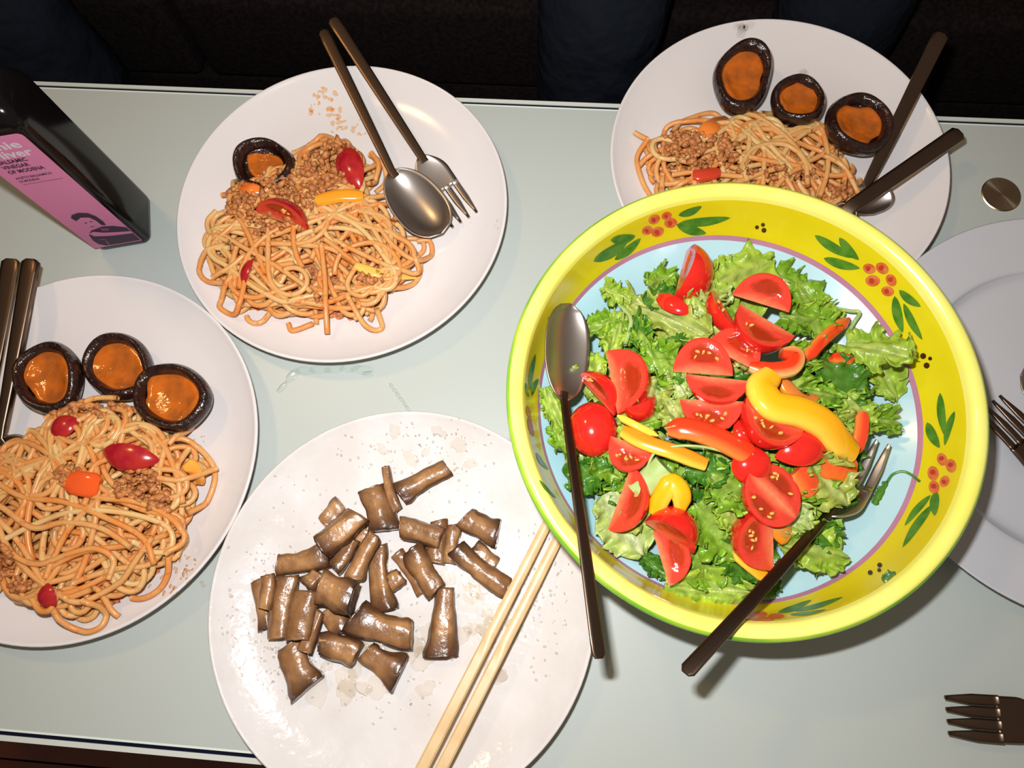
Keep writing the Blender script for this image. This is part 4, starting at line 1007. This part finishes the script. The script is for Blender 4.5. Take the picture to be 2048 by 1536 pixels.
for k, (a, b, w0, w1, lev, light, lab) in enumerate(STEM):
    f = lambda q: (q[0]/2.0866+400, q[1]/2.0866+800)
    a, b = f(a), f(b); w0 *= 1.08; w1 *= 1.08; th = min(w0, w1)*.56/2.0866/2700+.002
    z = .0065+th*.5+lev*.0062
    p0, p1 = P(*a, z), P(*b, z)
    p0.z = max(p0.z, T+zplate(math.hypot(p0.x-CC[0], p0.y-CC[1]), RC)+th*.45); p1.z = max(p1.z, T+zplate(math.hypot(p1.x-CC[0], p1.y-CC[1]), RC)+th*.45)
    bend = rnd.uniform(-.05, .05)*(p1-p0).length; sd = (p1-p0).cross(Vector((0, 0, 1))).normalized()
    n = 14; pts = []; W = []; Hh = []
    for i in range(n):
        t = i/(n-1); pts.append(p0.lerp(p1, t)+sd*bend*sin(pi*t))
        ww = (w0+(w1-w0)*t**1.8)/2.0866/2700*(1-.06*sin(pi*t)); e = 1.0 if 0 < i < n-1 else .90
        W.append(ww*e); Hh.append(th*(.9+.35*t)*e)
    if k == 24: Hh = [q*.8 for q in Hh]
    V, Fc, inf = sweep(pts, W, Hh, Vector((0, 0, 1)), 18, 2.25, cap=False)
    sl0, sl1 = rnd.uniform(-.3, .3), rnd.uniform(-.3, .3); AXD = (p1-p0).normalized(); SDD = AXD.cross(Vector((0, 0, 1))).normalized()
    ph = [rnd.uniform(0, 6.28) for _ in range(4)]
    V2 = []; C = []
    tan = np.array((.43, .22, .088))*rnd.uniform(.75, 1.15); brn = np.array((.15, .055, .018)); drk = np.array((.028, .010, .007))
    for (v, (t, an)), i in zip(zip(V, inf), range(len(V))):
        cen = pts[i//18]; g = 1-.09*max(0, sin(3*an+ph[0]+t*1.5)-.3)+.05*sin(3*an+ph[0])+.06*sin(5*an+ph[1]+t*2)+.04*sin(9*an+t*5+ph[2])+.04*sin(8*t+ph[3])
        nz = noise.noise(Vector(v)*150+Vector((k*3.1, 0, 0))); nz2 = noise.noise(Vector(v)*420+Vector((0, k*2.3, 0)))
        g *= 1+.17*nz+.07*nz2; x_ = (v-cen).dot(SDD); sl = sl0*max(0, 1-t*3)+sl1*max(0, 1-(1-t)*3)
        V2.append(cen+(v-cen)*g+AXD*(x_*sl+.0010*nz2))
        dk = max(0, min(1, (t-(.62 if not light else 1.2))*2.6)); ed = max(0, abs(cos(an))-.60)*2.3+.55*max(0, sin(3*an+ph[0]+t*1.5)-.6)*1.6
        mixb = .5+.5*sin(2*an+ph[2]+3*t); col = tan*(1-.5*mixb)+brn*.5*mixb
        col = col*(1-min(1, ed))+brn*.55*min(1, ed); col = col*(1-dk)+drk*dk
        if i < 18: col = col*.55
        C.append(col)
    o = len(V2)
    for ci, (idx, cc) in enumerate(((0, tan*.95), (n-1, tan*.6 if light else brn*.7))):
        cen = pts[idx]; dr = (pts[1]-pts[0]).normalized()*(-1 if idx == 0 else 1)
        r0 = [V2[idx*18+q] for q in range(18)]; base = len(V2)
        for s, dpt in ((.72, .0002), (.35, -.0004)):
            for q in r0: V2.append(cen+(q-cen)*s+dr*dpt); C.append(cc if s > .5 else cc*.8)
        V2.append(cen-dr*.0008); C.append(cc*.35)
        for q in range(18):
            q2 = (q+1) % 18; a0, a1 = idx*18+q, idx*18+q2; b0, b1 = base+q, base+q2; d0, d1 = base+18+q, base+18+q2; e_ = base+36
            fs = [(a0, a1, b1, b0), (b0, b1, d1, d0), (d0, d1, e_)]
            Fc += [tuple(reversed(x)) for x in fs] if idx else fs
    o = mesh('chopped_mushroom', V2, Fc, 'mushroom_stem', cols=np.array(C)); 
    m_ = o.modifiers.new('sub', 'SUBSURF'); m_.levels = 1; m_.render_levels = 1
    tag(o, lab+' on the oily plate' if len(lab.split()) < 12 else lab, 'mushroom')

# ------------------------------------------------------------------ oil, water and sauce films
def blob(cx_, cy_, rx, ry, ang, rnd, hgt=.0004, zf=None, seg=18, wob=.3):
    ph = [rnd.uniform(0, 6.28) for _ in range(4)]; V = []; rings = (1., .8, .45)
    def pt(s, a):
        q = s*(1+wob*(.5*sin(2*a+ph[0])+.35*sin(3*a+ph[1])+.3*sin(5*a+ph[2])+.2*sin(8*a+ph[3])))
        x, y = cos(a)*rx*q, sin(a)*ry*q; return cx_+x*cos(ang)-y*sin(ang), cy_+x*sin(ang)+y*cos(ang)
    for s, h in zip(rings, (0, .75, .95)):
        for i in range(seg): x, y = pt(s, 2*pi*i/seg); V.append((x, y, zf(x, y)+h*hgt))
    V.append((cx_, cy_, zf(cx_, cy_)+hgt)); Fc = []
    for r in range(2):
        for i in range(seg): j = (i+1) % seg; Fc.append((r*seg+i, r*seg+j, (r+1)*seg+j, (r+1)*seg+i))
    for i in range(seg): Fc.append((2*seg+i, 2*seg+(i+1) % seg, 3*seg))
    return V, Fc
def zpl(c, R): return lambda x, y: T+zplate(math.hypot(x-c[0], y-c[1]), R)+.00025
def films(name, specs, m, zf, label, cat, seed, hgt=.0004, z=.007):
    rnd = random.Random(seed); parts = []
    for (x, y, rx, ry, n, smin, smax) in specs:
        for _ in range(n):
            a = rnd.uniform(0, 6.28); q = rnd.random()**.6; p = P(x+cos(a)*q*rx, y+sin(a)*q*ry, z); s = rnd.uniform(smin, smax)/2600
            parts.append(blob(p.x, p.y, s, s*rnd.uniform(.5, 1), rnd.uniform(0, 3.1), rnd, hgt*min(1.5, .4+s*260), zf, 10 if s < .002 else 22))
    V, Fc = merge(parts); o = mesh(name, V, Fc, m); o['kind'] = 'stuff'; return tag(o, label, cat)
films('oil_drops', [(760,1170,300,290,260,1.,3.2),(560,1240,110,160,200,1,3.5),(850,900,180,60,90,1,3),(1080,1200,70,160,90,1,3)], 'oil_film', zpl(CC, RC), 'small clear oil drops scattered over the mushroom plate', 'oil', 3, .0007)
films('oil_puddle', [(830,1290,150,90,12,14,34),(960,1180,70,90,8,12,28),(700,1350,110,70,9,10,26),(980,1300,60,70,6,10,24),(860,900,120,40,7,8,20)], 'oil_film', zpl(CC, RC), 'glistening brownish oil puddles pooled among the mushroom stems', 'oil', 8, .0005)
films('sauce_smear', [(660,225,38,40,26,2,9),(700,255,45,25,16,2,7),(640,205,10,25,10,2,5)], 'sauce_smear', zpl(CB, RB), 'faint orange sauce smears above the pasta on the single-cap plate', 'sauce', 9, .0001)
films('sauce_smear', [(960,450,45,40,8,1.5,3.5)], 'grey_smear', zpl(CB, RB), 'tiny dark specks at the right side of the single-cap plate', 'sauce', 12, .0001)
films('sauce_smear', [(1482,78,30,9,7,6,13),(1608,148,8,6,2,12,17)], 'grey_smear', zpl(CD, RD), 'grey watery marks beside the caps on the top right plate', 'sauce', 10, .0001)
films('sauce_smear', [(380,1140,50,60,22,1.5,5),(400,880,15,40,6,1,3),(340,1160,60,30,14,2,6)], 'sauce_smear', zpl(CA, RA), 'orange sauce specks on the lower right of the left plate', 'sauce', 15, .0001)
rnd = random.Random(2); parts = []
WP = [(565,775),(585,752),(610,742),(640,740),(670,738),(700,736),(725,740),(738,748)]
for i, (x, y) in enumerate(WP):
    p = P(x, y, 0); s = (.004, .0055, .006, .0062, .006, .006, .0065, .004)[i]; parts.append(blob(p.x, p.y, s*1.4, s*.62, -.1 if i > 1 else .7, rnd, .0006, lambda x, y: T+.0002, 26, .15))
V, Fc = merge(parts); o = mesh('water_spill', V, Fc, 'water_film'); o['kind'] = 'stuff'; tag(o, 'clear water spill on the white table between the single-cap plate and the oily plate', 'water')
parts = []
for i in range(7):
    p = P(783+i*6.5, 772+i*9, 0); parts.append(blob(p.x, p.y, .0028, .0014, -.9, rnd, .0005, lambda x, y: T+.0002, 18, .3))
V, Fc = merge(parts); o = mesh('water_spill', V, Fc, 'water_film'); o['kind'] = 'stuff'; tag(o, 'thin wet streak on the table just above the oily plate rim', 'water')
